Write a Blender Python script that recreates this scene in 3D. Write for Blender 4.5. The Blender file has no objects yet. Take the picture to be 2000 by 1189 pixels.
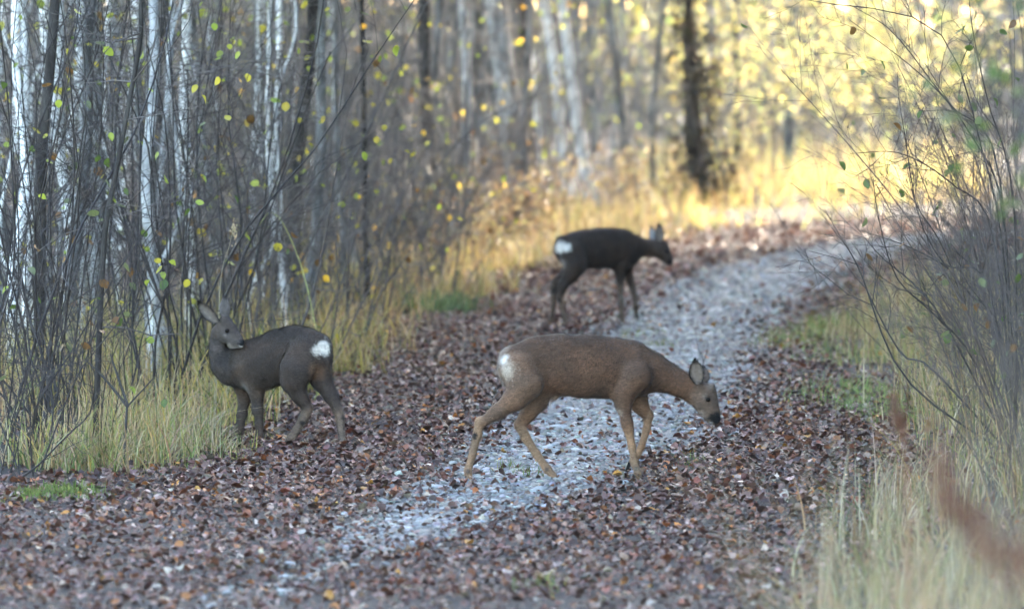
import bpy, math, random
import numpy as np
from mathutils import Vector, Matrix

# ------------------------------------------------------------------ camera, sky, sun, exposure
sc = bpy.context.scene
COL = sc.collection
F = 12000.0          # focal length in photograph pixels (2000 px wide frame)
H0 = 2.1             # eye height
HY = 40.0            # image row of the horizon
PITCH = math.atan((594.5 - HY) / F)
cam = bpy.data.cameras.new('camera')
cam_o = bpy.data.objects.new('camera', cam)
COL.objects.link(cam_o)
cam.sensor_fit = 'HORIZONTAL'
cam.sensor_width = 36.0
cam.lens = 36.0 * F / 2000.0
cam.clip_start = 0.5
cam.clip_end = 3000
cam.dof.use_dof = True
cam.dof.focus_distance = 29.2
cam.dof.aperture_fstop = 3.4
cam_o.location = (0, 0, H0)
cam_o.rotation_euler = (math.pi / 2 - PITCH, 0, 0)
sc.camera = cam_o

SUN_AZ = math.radians(27)      # to the right of the view axis, behind the scene
SUN_EL = math.radians(17)
world = bpy.data.worlds.new('World')
sc.world = world
world.use_nodes = True
wn = world.node_tree.nodes
wl = world.node_tree.links
for n in list(wn):
    wn.remove(n)
sky = wn.new('ShaderNodeTexSky')
sky.sky_type = 'NISHITA'
sky.sun_disc = False
sky.air_density = 1.0
sky.dust_density = 1.4
sky.ozone_density = 0.75
sky.sun_elevation = SUN_EL
sky.sun_rotation = SUN_AZ
bg = wn.new('ShaderNodeBackground')
bg.inputs['Strength'].default_value = 0.15
wo = wn.new('ShaderNodeOutputWorld')
wl.new(sky.outputs[0], bg.inputs[0])
wl.new(bg.outputs[0], wo.inputs[0])
sun = bpy.data.lights.new('sun', 'SUN')
sun.energy = 2.15
sun.angle = math.radians(0.5)
sun.color = (1.0, 0.88, 0.72)
sun_o = bpy.data.objects.new('sun', sun)
COL.objects.link(sun_o)
sd = Vector((math.sin(SUN_AZ) * math.cos(SUN_EL), math.cos(SUN_AZ) * math.cos(SUN_EL), math.sin(SUN_EL)))
sun_o.rotation_euler = sd.to_track_quat('Z', 'Y').to_euler()
sun_o.location = (30, 60, 40)
sc.view_settings.view_transform = 'Standard'
sc.view_settings.look = 'None'
sc.view_settings.exposure = 3.5
sc.view_settings.gamma = 1.0
sc.view_settings.use_curve_mapping = False
sc.render.engine = 'CYCLES'
sc.cycles.use_denoising = True
sc.cycles.use_adaptive_sampling = True
sc.cycles.adaptive_threshold = 0.05
sc.cycles.adaptive_min_samples = 20
sc.cycles.max_bounces = 6
sc.cycles.diffuse_bounces = 2
sc.cycles.glossy_bounces = 2
sc.cycles.transmission_bounces = 4
sc.cycles.transparent_max_bounces = 4
sc.cycles.sample_clamp_indirect = 6.0

# ------------------------------------------------------------------ helpers
rng = np.random.default_rng(11)
RS = random.Random(5)


def nz(v):
    v = np.asarray(v, float)
    return v / (np.linalg.norm(v) + 1e-12)


def at(px, py, Y):
    """point of the photograph's pixel at depth Y in the place"""
    u = (px - 1000.0) / F
    v = (594.5 - py) / F
    dy = math.cos(PITCH) + v * math.sin(PITCH)
    dz = -math.sin(PITCH) + v * math.cos(PITCH)
    t = Y / dy
    return np.array([u * t, Y, H0 + dz * t])


def depth_of(py):
    return F * H0 / (py - HY)


def gx(px, Y):
    return (px - 1000.0) * Y / F


def smooth(a, b, x):
    t = np.clip((np.asarray(x, float) - a) / (b - a), 0, 1)
    return t * t * (3 - 2 * t)


# track geometry in the ground plane ------------------------------------------------
PATH = np.array([[-2.1, 15], [-1.15, 21], [-0.45, 24.9], [0.02, 27.8], [0.42, 31.1], [0.76, 35.5], [1.14, 41.3], [1.66, 46.7],
                 [2.35, 52.5], [3.3, 57], [5.0, 61], [8, 64], [14, 66]])
LEFTV = np.array([[-3.4, 20], [-3.2, 26.8], [-2.1, 27.6], [-1.36, 29.0], [-1.24, 31], [-1.3, 33], [-1.1, 35], [-0.84, 37], [-0.74, 43], [-0.1, 47.5], [0.45, 55],
                  [1.4, 60], [2.6, 63.3], [5, 65.5], [8, 67.5], [14, 70]])
RIGHTV = np.array([[0.6, 15], [1.0, 20], [1.45, 25], [1.75, 30], [1.95, 34], [1.85, 40], [2.6, 46], [3.3, 52], [4.4, 56], [6, 58.5], [9, 60], [14, 61]])


def curve_x(C, y):
    return np.interp(y, C[:, 1], C[:, 0])


def wav(x, y):
    return (np.sin(x * 1.3 + y * 0.37) + np.sin(y * 0.91 - x * 0.7 + 1.3) + 0.5 * np.sin(x * 3.1 + 2.0) * np.sin(y * 2.3)) / 2.5


def hgt(x, y):
    x = np.asarray(x, float)
    y = np.asarray(y, float)
    lv = curve_x(LEFTV, y)
    rv = curve_x(RIGHTV, y)
    h = 0.012 * wav(x, y)
    h = h + 0.10 * smooth(0.1, 1.2, lv - x) + 0.12 * smooth(0.1, 1.2, x - rv)
    return h


# ------------------------------------------------------------------ mesh building
class MB:
    def __init__(self):
        self.v, self.f, self.c, self.n = [], [], [], 0

    def add(self, V, Fc, C=None):
        V = np.asarray(V, float).reshape(-1, 3)
        if not isinstance(Fc, (list, tuple)):
            Fc = [Fc]
        for f in Fc:
            f = np.asarray(f, np.int64)
            if len(f):
                self.f.append(f + self.n)
        self.v.append(V)
        if C is None:
            C = (0.5, 0.5, 0.5)
        C = np.asarray(C, float)
        if C.ndim == 1:
            C = np.broadcast_to(C, (len(V), 3))
        self.c.append(C)
        self.n += len(V)

    def mesh(self, name, mat, smooth_=True, flat=None):
        me = bpy.data.meshes.new(name)
        V = np.concatenate(self.v).astype(np.float32)
        C = np.concatenate(self.c)
        me.vertices.add(len(V))
        me.vertices.foreach_set('co', V.ravel())
        idx = np.concatenate([f.ravel() for f in self.f]).astype(np.int32)
        tot = np.concatenate([np.full(len(f), f.shape[1]) for f in self.f])
        st = np.concatenate([[0], np.cumsum(tot)[:-1]]).astype(np.int32)
        me.loops.add(len(idx))
        me.loops.foreach_set('vertex_index', idx)
        me.polygons.add(len(tot))
        me.polygons.foreach_set('loop_start', st)
        me.polygons.foreach_set('use_smooth', np.full(len(tot), smooth_))
        a = me.color_attributes.new('Col', 'FLOAT_COLOR', 'POINT')
        a.data.foreach_set('color', np.concatenate([C, np.ones((len(C), 1))], 1).astype(np.float32).ravel())
        me.materials.append(mat)
        me.update(calc_edges=True)
        return me

    def obj(self, name, mat, parent=None, smooth_=True):
        return link(name, self.mesh(name, mat, smooth_), parent)


def link(name, me, parent=None):
    o = bpy.data.objects.new(name, me)
    COL.objects.link(o)
    if parent is not None:
        o.parent = parent
    return o


def tag(o, label=None, cat=None, group=None, kind=None):
    if label:
        o['label'] = label
    if cat:
        o['category'] = cat
    if group:
        o['group'] = group
    if kind:
        o['kind'] = kind
    return o


def empty(name, loc, rz=0.0, s=1.0):
    o = bpy.data.objects.new(name, None)
    o.empty_display_size = 0.2
    COL.objects.link(o)
    o.location = loc
    o.rotation_euler = (0, 0, rz)
    o.scale = (s, s, s)
    return o


def rot_euler(yaw, pitch, roll):
    cy, sy, cp, sp, cr, sr = np.cos(yaw), np.sin(yaw), np.cos(pitch), np.sin(pitch), np.cos(roll), np.sin(roll)
    R = np.empty((len(yaw), 3, 3))
    R[:, 0, 0] = cy * cp; R[:, 0, 1] = cy * sp * sr - sy * cr; R[:, 0, 2] = cy * sp * cr + sy * sr
    R[:, 1, 0] = sy * cp; R[:, 1, 1] = sy * sp * sr + cy * cr; R[:, 1, 2] = sy * sp * cr - cy * sr
    R[:, 2, 0] = -sp; R[:, 2, 1] = cp * sr; R[:, 2, 2] = cp * cr
    return R


def scatter(mb, T, Tf, P, R, S, C):
    """many transformed copies of the template T (k,3), faces Tf, into one builder"""
    N = len(P)
    if N == 0:
        return
    S = np.asarray(S, float)
    S = S[:, None, None] if S.ndim == 1 else S[:, None, :]
    V = np.einsum('nij,nkj->nki', R, T[None] * S) + P[:, None, :]
    k = len(T)
    Fc = (Tf[None] + (np.arange(N) * k)[:, None, None]).reshape(-1, Tf.shape[1])
    Cc = np.repeat(C, k, axis=0)
    mb.add(V.reshape(-1, 3), Fc, Cc)


def tubes(mb, L, n=3, col=(0.2, 0.18, 0.17)):
    """L: list of (pts (m,3), radii (m,)); builds n-sided tapering tubes, batched by point count"""
    by = {}
    for p, r in L:
        by.setdefault(len(p), []).append((p, r))
    for m, it in by.items():
        P = np.array([p for p, _ in it], float)
        R = np.array([r for _, r in it], float)
        T = np.gradient(P, axis=1)
        T /= np.linalg.norm(T, axis=2, keepdims=True) + 1e-12
        ref = np.where(np.abs(T[:, :1, 2:3]) > 0.8, np.array([[[1.0, 0, 0]]]), np.array([[[0, 0, 1.0]]]))
        U = np.cross(T, np.broadcast_to(ref, T.shape))
        U /= np.linalg.norm(U, axis=2, keepdims=True) + 1e-12
        W = np.cross(T, U)
        a = np.arange(n) * 2 * math.pi / n
        V = P[:, :, None, :] + R[:, :, None, None] * (np.cos(a)[None, None, :, None] * U[:, :, None, :] + np.sin(a)[None, None, :, None] * W[:, :, None, :])
        i, j = np.meshgrid(np.arange(m - 1), np.arange(n), indexing='ij')
        j2 = (j + 1) % n
        q = np.stack([i * n + j, (i + 1) * n + j, (i + 1) * n + j2, i * n + j2], -1).reshape(-1, 4)
        Fc = (q[None] + (np.arange(len(it)) * m * n)[:, None, None]).reshape(-1, 4)
        caps = []
        capf = (np.arange(n)[None] + (m - 1) * n + (np.arange(len(it)) * m * n)[:, None])
        mb.add(V.reshape(-1, 3), [Fc, capf], col)


def spline(pts, m):
    """resample a polyline smoothly to m points (Catmull-Rom)"""
    P = np.asarray(pts, float)
    Q = np.vstack([2 * P[0] - P[1], P, 2 * P[-1] - P[-2]])
    t = np.linspace(0, len(P) - 1 - 1e-9, m)
    i = t.astype(int)
    f = (t - i)[:, None]
    p0, p1, p2, p3 = Q[i], Q[i + 1], Q[i + 2], Q[i + 3]
    return 0.5 * (2 * p1 + (p2 - p0) * f + (2 * p0 - 5 * p1 + 4 * p2 - p3) * f ** 2 + (3 * p1 - p0 - 3 * p2 + p3) * f ** 3)


# ------------------------------------------------------------------ materials
def new_mat(name):
    m = bpy.data.materials.new(name)
    m.use_nodes = True
    nt = m.node_tree
    for n in list(nt.nodes):
        nt.nodes.remove(n)
    out = nt.nodes.new('ShaderNodeOutputMaterial')
    return m, nt, out


def node(nt, t, **kw):
    n = nt.nodes.new(t)
    for k, v in kw.items():
        setattr(n, k, v)
    return n


def mixcol(nt, a, b, fac, mode='MIX'):
    n = node(nt, 'ShaderNodeMix', data_type='RGBA', blend_type=mode)
    for s, val in ((n.inputs[0], fac), (n.inputs[6], a), (n.inputs[7], b)):
        if hasattr(val, 'is_linked'):
            nt.links.new(val, s)
        else:
            s.default_value = val if isinstance(val, (int, float)) else (*val, 1)
    return n.outputs[2]


def noise(nt, scale, detail=3, vec=None, rough=0.6):
    n = node(nt, 'ShaderNodeTexNoise')
    n.inputs['Scale'].default_value = scale
    n.inputs['Detail'].default_value = detail
    n.inputs['Roughness'].default_value = rough
    if vec is not None:
        nt.links.new(vec, n.inputs['Vector'])
    return n.outputs[0]


def ramp(nt, src, stops):
    n = node(nt, 'ShaderNodeValToRGB')
    el = n.color_ramp.elements
    while len(el) < len(stops):
        el.new(0.5)
    for e, (p, c) in zip(el, stops):
        e.position = p
        e.color = (*c, 1) if not isinstance(c, (int, float)) else (c, c, c, 1)
    nt.links.new(src, n.inputs[0])
    return n.outputs[0]


def coords(nt, kind='Object', scale=(1, 1, 1)):
    tc = node(nt, 'ShaderNodeTexCoord')
    mp = node(nt, 'ShaderNodeMapping')
    mp.inputs['Scale'].default_value = scale
    nt.links.new(tc.outputs[kind], mp.inputs['Vector'])
    return mp.outputs[0]


def attr_mat(name, rough=0.6, trans=0.0, nscale=60.0, var=0.35, spec=0.4, bump=0.0, sheen=0.0, tsat=(1.0, 1.0, 1.0), nsc=(1, 1, 1)):
    m, nt, out = new_mat(name)
    a = node(nt, 'ShaderNodeAttribute', attribute_name='Col')
    vec = coords(nt, 'Object', nsc)
    nf = noise(nt, nscale, 3, vec)
    k = ramp(nt, nf, [(0.25, 1 - var), (0.75, 1 + var)])
    c = mixcol(nt, a.outputs[0], k, 1.0, 'MULTIPLY')
    b = node(nt, 'ShaderNodeBsdfPrincipled')
    b.inputs['Roughness'].default_value = rough
    b.inputs['Specular IOR Level'].default_value = spec
    if sheen:
        b.inputs['Sheen Weight'].default_value = sheen
        b.inputs['Sheen Roughness'].default_value = 0.4
    nt.links.new(c, b.inputs['Base Color'])
    if bump:
        bp = node(nt, 'ShaderNodeBump')
        bp.inputs['Strength'].default_value = bump
        bp.inputs['Distance'].default_value = 0.01
        nt.links.new(nf, bp.inputs['Height'])
        nt.links.new(bp.outputs[0], b.inputs['Normal'])
    if trans > 0:
        t = node(nt, 'ShaderNodeBsdfTranslucent')
        c2 = mixcol(nt, c, tsat, 1.0, 'MULTIPLY')
        nt.links.new(c2, t.inputs[0])
        mx = node(nt, 'ShaderNodeMixShader')
        mx.inputs[0].default_value = trans
        nt.links.new(b.outputs[0], mx.inputs[1])
        nt.links.new(t.outputs[0], mx.inputs[2])
        nt.links.new(mx.outputs[0], out.inputs[0])
    else:
        nt.links.new(b.outputs[0], out.inputs[0])
    return m


def bark_mat(name, c0, c1, c2, birch=False):
    m, nt, out = new_mat(name)
    info = node(nt, 'ShaderNodeObjectInfo')
    tc = node(nt, 'ShaderNodeTexCoord')
    mp = node(nt, 'ShaderNodeMapping')
    mp.inputs['Scale'].default_value = (1, 1, 0.35) if not birch else (1, 1, 3.2)
    nt.links.new(tc.outputs['Object'], mp.inputs['Vector'])
    off = node(nt, 'ShaderNodeVectorMath', operation='ADD')
    cb = node(nt, 'ShaderNodeCombineXYZ')
    mul = node(nt, 'ShaderNodeMath', operation='MULTIPLY')
    mul.inputs[1].default_value = 37.0
    nt.links.new(info.outputs['Random'], mul.inputs[0])
    for i in range(3):
        nt.links.new(mul.outputs[0], cb.inputs[i])
    nt.links.new(mp.outputs[0], off.inputs[0])
    nt.links.new(cb.outputs[0], off.inputs[1])
    v = off.outputs[0]
    n1 = noise(nt, 9 if not birch else 6, 5, v)
    n2 = noise(nt, 30, 4, v)
    col = ramp(nt, n1, [(0.3, c0), (0.52, c1), (0.72, c2)])
    if birch:
        dark = ramp(nt, n2, [(0.62, 0.0), (0.68, 1.0)])
        col = mixcol(nt, col, (0.05, 0.045, 0.045), dark)
    else:
        col = mixcol(nt, col, ramp(nt, n2, [(0.3, 0.55), (0.7, 1.25)]), 1.0, 'MULTIPLY')
    kk = ramp(nt, info.outputs['Random'], [(0.0, 0.7), (1.0, 1.3)])
    col = mixcol(nt, col, kk, 1.0, 'MULTIPLY')
    b = node(nt, 'ShaderNodeBsdfPrincipled')
    b.inputs['Roughness'].default_value = 0.8
    b.inputs['Specular IOR Level'].default_value = 0.25
    nt.links.new(col, b.inputs['Base Color'])
    bp = node(nt, 'ShaderNodeBump')
    bp.inputs['Strength'].default_value = 0.6
    bp.inputs['Distance'].default_value = 0.01
    nt.links.new(n2, bp.inputs['Height'])
    nt.links.new(bp.outputs[0], b.inputs['Normal'])
    nt.links.new(b.outputs[0], out.inputs[0])
    return m


M = {}
M['bark_grey'] = bark_mat('grey bark', (0.05, 0.048, 0.046), (0.17, 0.167, 0.163), (0.36, 0.36, 0.35))
M['bark_pale'] = bark_mat('pale bark', (0.1, 0.097, 0.094), (0.34, 0.335, 0.33), (0.58, 0.58, 0.57))
M['bark_birch'] = bark_mat('birch bark', (0.6, 0.58, 0.56), (0.78, 0.77, 0.75), (0.86, 0.85, 0.84), birch=True)
M['bark_dark'] = bark_mat('dark bark', (0.018, 0.015, 0.014), (0.045, 0.039, 0.035), (0.1, 0.09, 0.08))
M['bark_brown'] = bark_mat('brown bark', (0.03, 0.024, 0.02), (0.085, 0.068, 0.056), (0.19, 0.16, 0.135))
M['twig'] = attr_mat('twig bark', 0.65, 0, 25, 0.4, 0.35)
M['leaf'] = attr_mat('leaf', 0.45, 0.45, 40, 0.3, 0.45, tsat=(1.3, 1.3, 0.95))
M['grass'] = attr_mat('grass blade', 0.55, 0.4, 12, 0.25, 0.4, tsat=(1.25, 1.2, 0.9))
M['litter'] = attr_mat('dry leaf', 0.5, 0.12, 90, 0.4, 0.45, bump=0.3)
M['stone'] = attr_mat('stone', 0.6, 0, 80, 0.3, 0.4, bump=0.3)
M['fur'] = attr_mat('fur', 0.7, 0, 1.0, 0.34, 0.25, sheen=0.15, nsc=(45, 45, 110))
M['coat'] = attr_mat('coat', 0.75, 0, 1.0, 0.32, 0.2, sheen=0.08, nsc=(45, 45, 110))
M['hoof'] = attr_mat('hoof horn', 0.4, 0, 200, 0.2, 0.5)
M['needle'] = attr_mat('spruce needles', 0.6, 0.1, 8, 0.4, 0.3)


def eye_mat():
    m, nt, out = new_mat('eye')
    b = node(nt, 'ShaderNodeBsdfPrincipled')
    b.inputs['Roughness'].default_value = 0.15
    b.inputs['Specular IOR Level'].default_value = 0.12
    vec = coords(nt)
    nt.links.new(ramp(nt, noise(nt, 40, 2, vec), [(0.3, (0.006, 0.004, 0.003)), (0.7, (0.015, 0.009, 0.006))]), b.inputs['Base Color'])
    nt.links.new(b.outputs[0], out.inputs[0])
    return m


M['eye'] = eye_mat()


def ground_mat(name, ca, cb, cc, scale):
    m, nt, out = new_mat(name)
    vec = coords(nt)
    n1 = noise(nt, scale, 8, vec, 0.7)
    n2 = noise(nt, scale * 0.06, 3, vec)
    col = ramp(nt, n1, [(0.3, ca), (0.5, cb), (0.7, cc)])
    col = mixcol(nt, col, ramp(nt, n2, [(0.3, 0.7), (0.7, 1.25)]), 1.0, 'MULTIPLY')
    b = node(nt, 'ShaderNodeBsdfPrincipled')
    b.inputs['Roughness'].default_value = 0.85
    nt.links.new(col, b.inputs['Base Color'])
    bp = node(nt, 'ShaderNodeBump')
    bp.inputs['Strength'].default_value = 0.8
    bp.inputs['Distance'].default_value = 0.03
    nt.links.new(n1, bp.inputs['Height'])
    nt.links.new(bp.outputs[0], b.inputs['Normal'])
    nt.links.new(b.outputs[0], out.inputs[0])
    return m


M['soil'] = ground_mat('forest soil', (0.012, 0.009, 0.008), (0.032, 0.023, 0.019), (0.07, 0.052, 0.043), 22)
M['gravel'] = ground_mat('gravel fines', (0.1, 0.096, 0.092), (0.17, 0.165, 0.16), (0.27, 0.265, 0.26), 60)

# ------------------------------------------------------------------ ground and path
def make_ground():
    xs = np.unique(np.concatenate([np.linspace(-900, -20, 12), np.linspace(-20, 20, 101), np.linspace(20, 900, 12)]))
    ys = np.unique(np.concatenate([np.linspace(-300, 0, 6), np.linspace(0, 90, 226), np.linspace(90, 1800, 16)]))
    X, Yg = np.meshgrid(xs, ys, indexing='ij')
    near = smooth(24, 18, np.abs(X)) * smooth(110, 85, Yg) * smooth(-2, 4, Yg)
    Z = hgt(X, Yg) * near
    V = np.stack([X, Yg, Z], -1).reshape(-1, 3)
    nx, ny = len(xs), len(ys)
    i, j = np.meshgrid(np.arange(nx - 1), np.arange(ny - 1), indexing='ij')
    a = (i * ny + j).ravel()
    q = np.stack([a, a + ny, a + ny + 1, a + 1], -1)
    mb = MB()
    mb.add(V, q)
    return tag(mb.obj('ground', M['soil']), 'dark forest soil under the fallen leaves and grass', kind='structure')


ground = make_ground()


def path_halfwidth(y):
    return np.interp(y, [15, 24, 28, 33, 45, 60, 70], [0.2, 0.24, 0.46, 0.64, 0.6, 0.62, 0.7])


def make_path():
    yy = np.linspace(24.3, 62, 190)
    xx = curve_x(PATH, yy)
    w = path_halfwidth(yy) * np.interp(yy, [24.3, 26], [0.35, 1]) + 0.08 * np.sin(yy * 2.1) + 0.05 * np.sin(yy * 5.3)
    cs = np.linspace(-1, 1, 9)
    V = np.stack([xx[:, None] + cs[None] * w[:, None], np.broadcast_to(yy[:, None], (190, 9)), np.zeros((190, 9))], -1)
    V[..., 2] = hgt(V[..., 0], V[..., 1]) + 0.012 - 0.01 * cs[None] ** 2 + 0.004
    i, j = np.meshgrid(np.arange(189), np.arange(8), indexing='ij')
    a = (i * 9 + j).ravel()
    mb = MB()
    mb.add(V.reshape(-1, 3), np.stack([a, a + 1, a + 10, a + 9], -1))
    return tag(mb.obj('path', M['gravel']), 'pale gravel path winding away between the fallen leaves', kind='structure')


path = make_path()


def ico(sub=1):
    import bmesh
    bm = bmesh.new()
    bmesh.ops.create_icosphere(bm, subdivisions=sub, radius=1.0)
    V = np.array([v.co[:] for v in bm.verts])
    Fc = np.array([[v.index for v in f.verts] for f in bm.faces])
    bm.free()
    return V, Fc


ICO1 = ico(1)
ICO2 = ico(2)


def pick(cols, weights, n, jit=0.2):
    cols = np.asarray(cols, float)
    w = np.asarray(weights, float)
    c = cols[rng.choice(len(cols), n, p=w / w.sum())]
    return np.clip(c * (1 + jit * rng.standard_normal((n, 1))) * (1 + 0.06 * rng.standard_normal((n, 3))), 0.004, 0.95)


def make_stones():
    n = 36000
    y = 19 + 42 * rng.random(n) ** 1.25
    t = np.clip(rng.standard_normal(n) * 0.5, -1.25, 1.25)
    x = curve_x(PATH, y) + t * path_halfwidth(y)
    # wheel-worn patches near the deer are cleaner, the ends patchy
    keep = rng.random(n) < np.interp(y, [19, 23.5, 25, 27, 40, 60], [0.02, 0.06, 0.4, 0.85, 1, 1])
    x, y = x[keep], y[keep]
    n = len(x)
    s = 0.005 + 0.013 * rng.random(n) ** 2.6
    s = np.where(rng.random(n) < 0.035, s + 0.012, s)
    s = s * np.where(y > 40, 1.25, 1)
    S = np.stack([s * rng.uniform(0.8, 1.5, n), s * rng.uniform(0.8, 1.3, n), s * rng.uniform(0.35, 0.65, n)], -1)
    P = np.stack([x, y, hgt(x, y) + 0.014 + 0.12 * S[:, 2]], -1)
    R = rot_euler(rng.random(n) * 6.28, rng.normal(0, 0.2, n), rng.normal(0, 0.2, n))
    C = pick([(0.2, 0.195, 0.19), (0.26, 0.255, 0.25), (0.14, 0.135, 0.13), (0.23, 0.2, 0.175), (0.36, 0.35, 0.34)], [4, 4, 2, 2, 0.8], n, 0.12)
    size = s / y
    order = np.argsort(-size * ((x - curve_x(PATH, y)) ** 2 < path_halfwidth(y) ** 2))
    big, rest = order[:260], order[260:]
    temps = []
    for k in range(5):
        T = ICO2[0] * (1 + 0.16 * rng.standard_normal((len(ICO2[0]), 1)))
        mb = MB()
        c = [(0.22, 0.215, 0.21), (0.28, 0.275, 0.27), (0.18, 0.175, 0.17), (0.25, 0.22, 0.19), (0.36, 0.35, 0.34)][k]
        mb.add(T, ICO2[1], c)
        temps.append(mb.mesh('stone', M['stone']))
    for i in big:
        o = link('stone', temps[int(rng.integers(5))], path)
        o.location = P[i]
        o.scale = S[i]
        o.rotation_euler = (0, 0, rng.random() * 6.28)
    mb = MB()
    near = rest[y[rest] < 38]
    far = rest[y[rest] >= 38]
    T1 = ICO1[0]
    T2 = ICO1[0] * (1 + 0.2 * rng.standard_normal((len(ICO1[0]), 1)))
    Tn = ICO2[0] * (1 + 0.12 * rng.standard_normal((len(ICO2[0]), 1)))
    nb = near[S[near, 0] > 0.018]
    ns = near[S[near, 0] <= 0.018]
    scatter(mb, Tn, ICO2[1], P[nb], R[nb], S[nb], C[nb])
    scatter(mb, T2, ICO1[1], P[ns], R[ns], S[ns], C[ns])
    scatter(mb, T2, ICO1[1], P[far], R[far], S[far], C[far])
    tag(mb.obj('small_stones', M['stone'], path), kind='stuff')


make_stones()

# ------------------------------------------------------------------ fallen leaves
def leaf_template(curl, fold, twist, asp=0.72, toothed=False):
    # base, 5 outline stations each side, midrib
    us = np.array([0.0, 0.22, 0.5, 0.78, 1.0])
    w = np.array([0.0, 0.42, 0.5, 0.33, 0.0]) * asp
    mid = np.stack([us - 0.5, np.zeros(5), np.zeros(5)], -1)
    L = np.stack([us[1:4] - 0.5, w[1:4], np.zeros(3)], -1)
    Rr = np.stack([us[1:4] - 0.5, -w[1:4], np.zeros(3)], -1)
    V = np.vstack([mid, L, Rr])
    x, y = V[:, 0].copy(), V[:, 1].copy()
    V[:, 2] = curl * (x ** 2) + fold * np.abs(y) + twist * x * y
    Fc = np.array([[0, 1, 5], [1, 2, 6], [1, 6, 5], [2, 3, 7], [2, 7, 6], [3, 4, 7],
                   [0, 8, 1], [1, 8, 9], [1, 9, 2], [2, 9, 10], [2, 10, 3], [3, 10, 4]])
    return V, Fc


LT = [leaf_template(c, f, t, a) for c, f, t, a in ((0.9, 0.5, 0.4, 0.8), (-0.8, -0.3, 0.7, 0.7), (0.3, 0.9, -0.8, 0.9), (1.5, 0.2, 0.2, 0.65), (-0.4, 0.6, 1.0, 0.85), (0.6, -0.7, -0.5, 0.95))]
LIT_COLS = [(0.10, 0.05, 0.038), (0.17, 0.095, 0.075), (0.05, 0.027, 0.022), (0.25, 0.165, 0.135), (0.36, 0.27, 0.23), (0.33, 0.13, 0.045), (0.5, 0.24, 0.05), (0.13, 0.11, 0.08), (0.2, 0.08, 0.045), (0.5, 0.42, 0.35)]
LIT_W = [5, 5, 3.6, 3.4, 1.7, 0.9, 0.35, 0.9, 2.6, 0.6]


def make_litter():
    segs = [(16, 22, 460), (22, 34, 820), (34, 46, 520), (46, 72, 200)]
    X, Y = [], []
    for a, b, dens in segs:
        w = b / 12 * 2 + 3
        n = int((b - a) * w * dens)
        y = a + (b - a) * rng.random(n)
        x = (rng.random(n) - 0.5) * w
        X.append(x)
        Y.append(y)
    x = np.concatenate(X)
    y = np.concatenate(Y)
    lv, rv, pc = curve_x(LEFTV, y), curve_x(RIGHTV, y), curve_x(PATH, y)
    pr = np.ones(len(x))
    pd = np.abs(x - pc) / path_halfwidth(y)
    patch = 0.5 + 0.5 * wav(x * 2.3 + 1, y * 1.1)
    onp = smooth(1.3, 0.55, pd + 0.25 * (patch - 0.5))
    pr *= 1 - onp * np.interp(y, [18, 22, 25, 28, 34, 60], [0.0, 0.0, 0.3, 0.9, 0.95, 0.97]) * (0.75 + 0.25 * patch)
    pr *= np.where(x < lv, 0.12 + 0.88 * smooth(0.45, 0.0, lv - x), 1)
    pr *= np.where(x > rv, 0.12 + 0.88 * smooth(0.5, 0.0, x - rv), 1)
    pr *= (x > -y / 12 - 0.6) & (x < y / 12 + 1.5)
    k = rng.random(len(x)) < pr
    x, y = x[k], y[k]
    n = len(x)
    s = np.where(rng.random(n) < 0.35, rng.uniform(0.012, 0.024, n), 0.022 + 0.032 * rng.random(n) ** 1.5)
    s = s * np.where(y > 46, 1.4, 1.0) * np.where(y < 26, 0.82, 0.92)
    drift = 0.5 + 0.5 * wav(x * 4.1, y * 2.7 + 2)
    P = np.stack([x, y, hgt(x, y) + 0.004 + (0.012 + 0.03 * drift) * rng.random(n)], -1)
    tl = 0.22 + 0.25 * drift
    R = rot_euler(rng.random(n) * 6.28, rng.normal(0, 1, n) * tl, rng.normal(0, 1, n) * tl)
    C = pick(LIT_COLS, LIT_W, n, 0.24) * np.array([0.86, 0.78, 0.74])
    far = y > 44
    C[far] = C[far] * np.array([1.05, 0.98, 0.95])
    size = s / y * (np.abs(x) < y / 12.2)
    vis = (y > 21.6)
    order = np.argsort(-(size * vis * rng.uniform(0.7, 1, n)))
    big, rest = order[:290], order[290:]
    temps = []
    bc = [(0.085, 0.045, 0.034), (0.15, 0.085, 0.066), (0.045, 0.025, 0.02), (0.24, 0.165, 0.135), (0.34, 0.14, 0.045), (0.42, 0.21, 0.05), (0.38, 0.32, 0.27), (0.17, 0.07, 0.04)]
    for t, (T, Fc) in enumerate(LT):
        for c in bc:
            mb = MB()
            mb.add(T, Fc, c)
            temps.append(mb.mesh('fallen_leaf', M['litter']))
    bw = np.tile(np.array([4, 4, 3, 2, 0.5, 0.35, 0.5, 2.5]), len(LT))
    for i in big:
        o = link('fallen_leaf', temps[int(rng.choice(len(temps), p=bw / bw.sum()))], ground)
        o.location = P[i] + np.array([0, 0, 0.012])
        o.scale = (s[i] * 1.0,) * 3
        o.rotation_euler = (rng.normal(0, 0.45), rng.normal(0, 0.45), rng.random() * 6.28)
    mb = MB()
    which = rng.integers(len(LT), size=len(rest))
    for t, (T, Fc) in enumerate(LT):
        r = rest[(which == t) & ((y[rest] < 33) & (s[rest] > 0.024))]
        scatter(mb, T, Fc, P[r], R[r], s[r] * 1.05, C[r])
        r = rest[(which == t) & ~((y[rest] < 33) & (s[rest] > 0.024))]
        T5 = T[[0, 2, 4, 5, 7, 8, 10]]
        scatter(mb, T5, np.array([[0, 1, 3], [1, 4, 3], [1, 2, 4], [0, 5, 1], [1, 5, 6], [1, 6, 2]]), P[r], R[r], s[r] * 1.05, C[r])
    tag(mb.obj('leaf_litter', M['litter'], None), 'carpet of brown fallen leaves covering the track', 'leaf litter', kind='stuff')
    return n


NL = make_litter()

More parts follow.
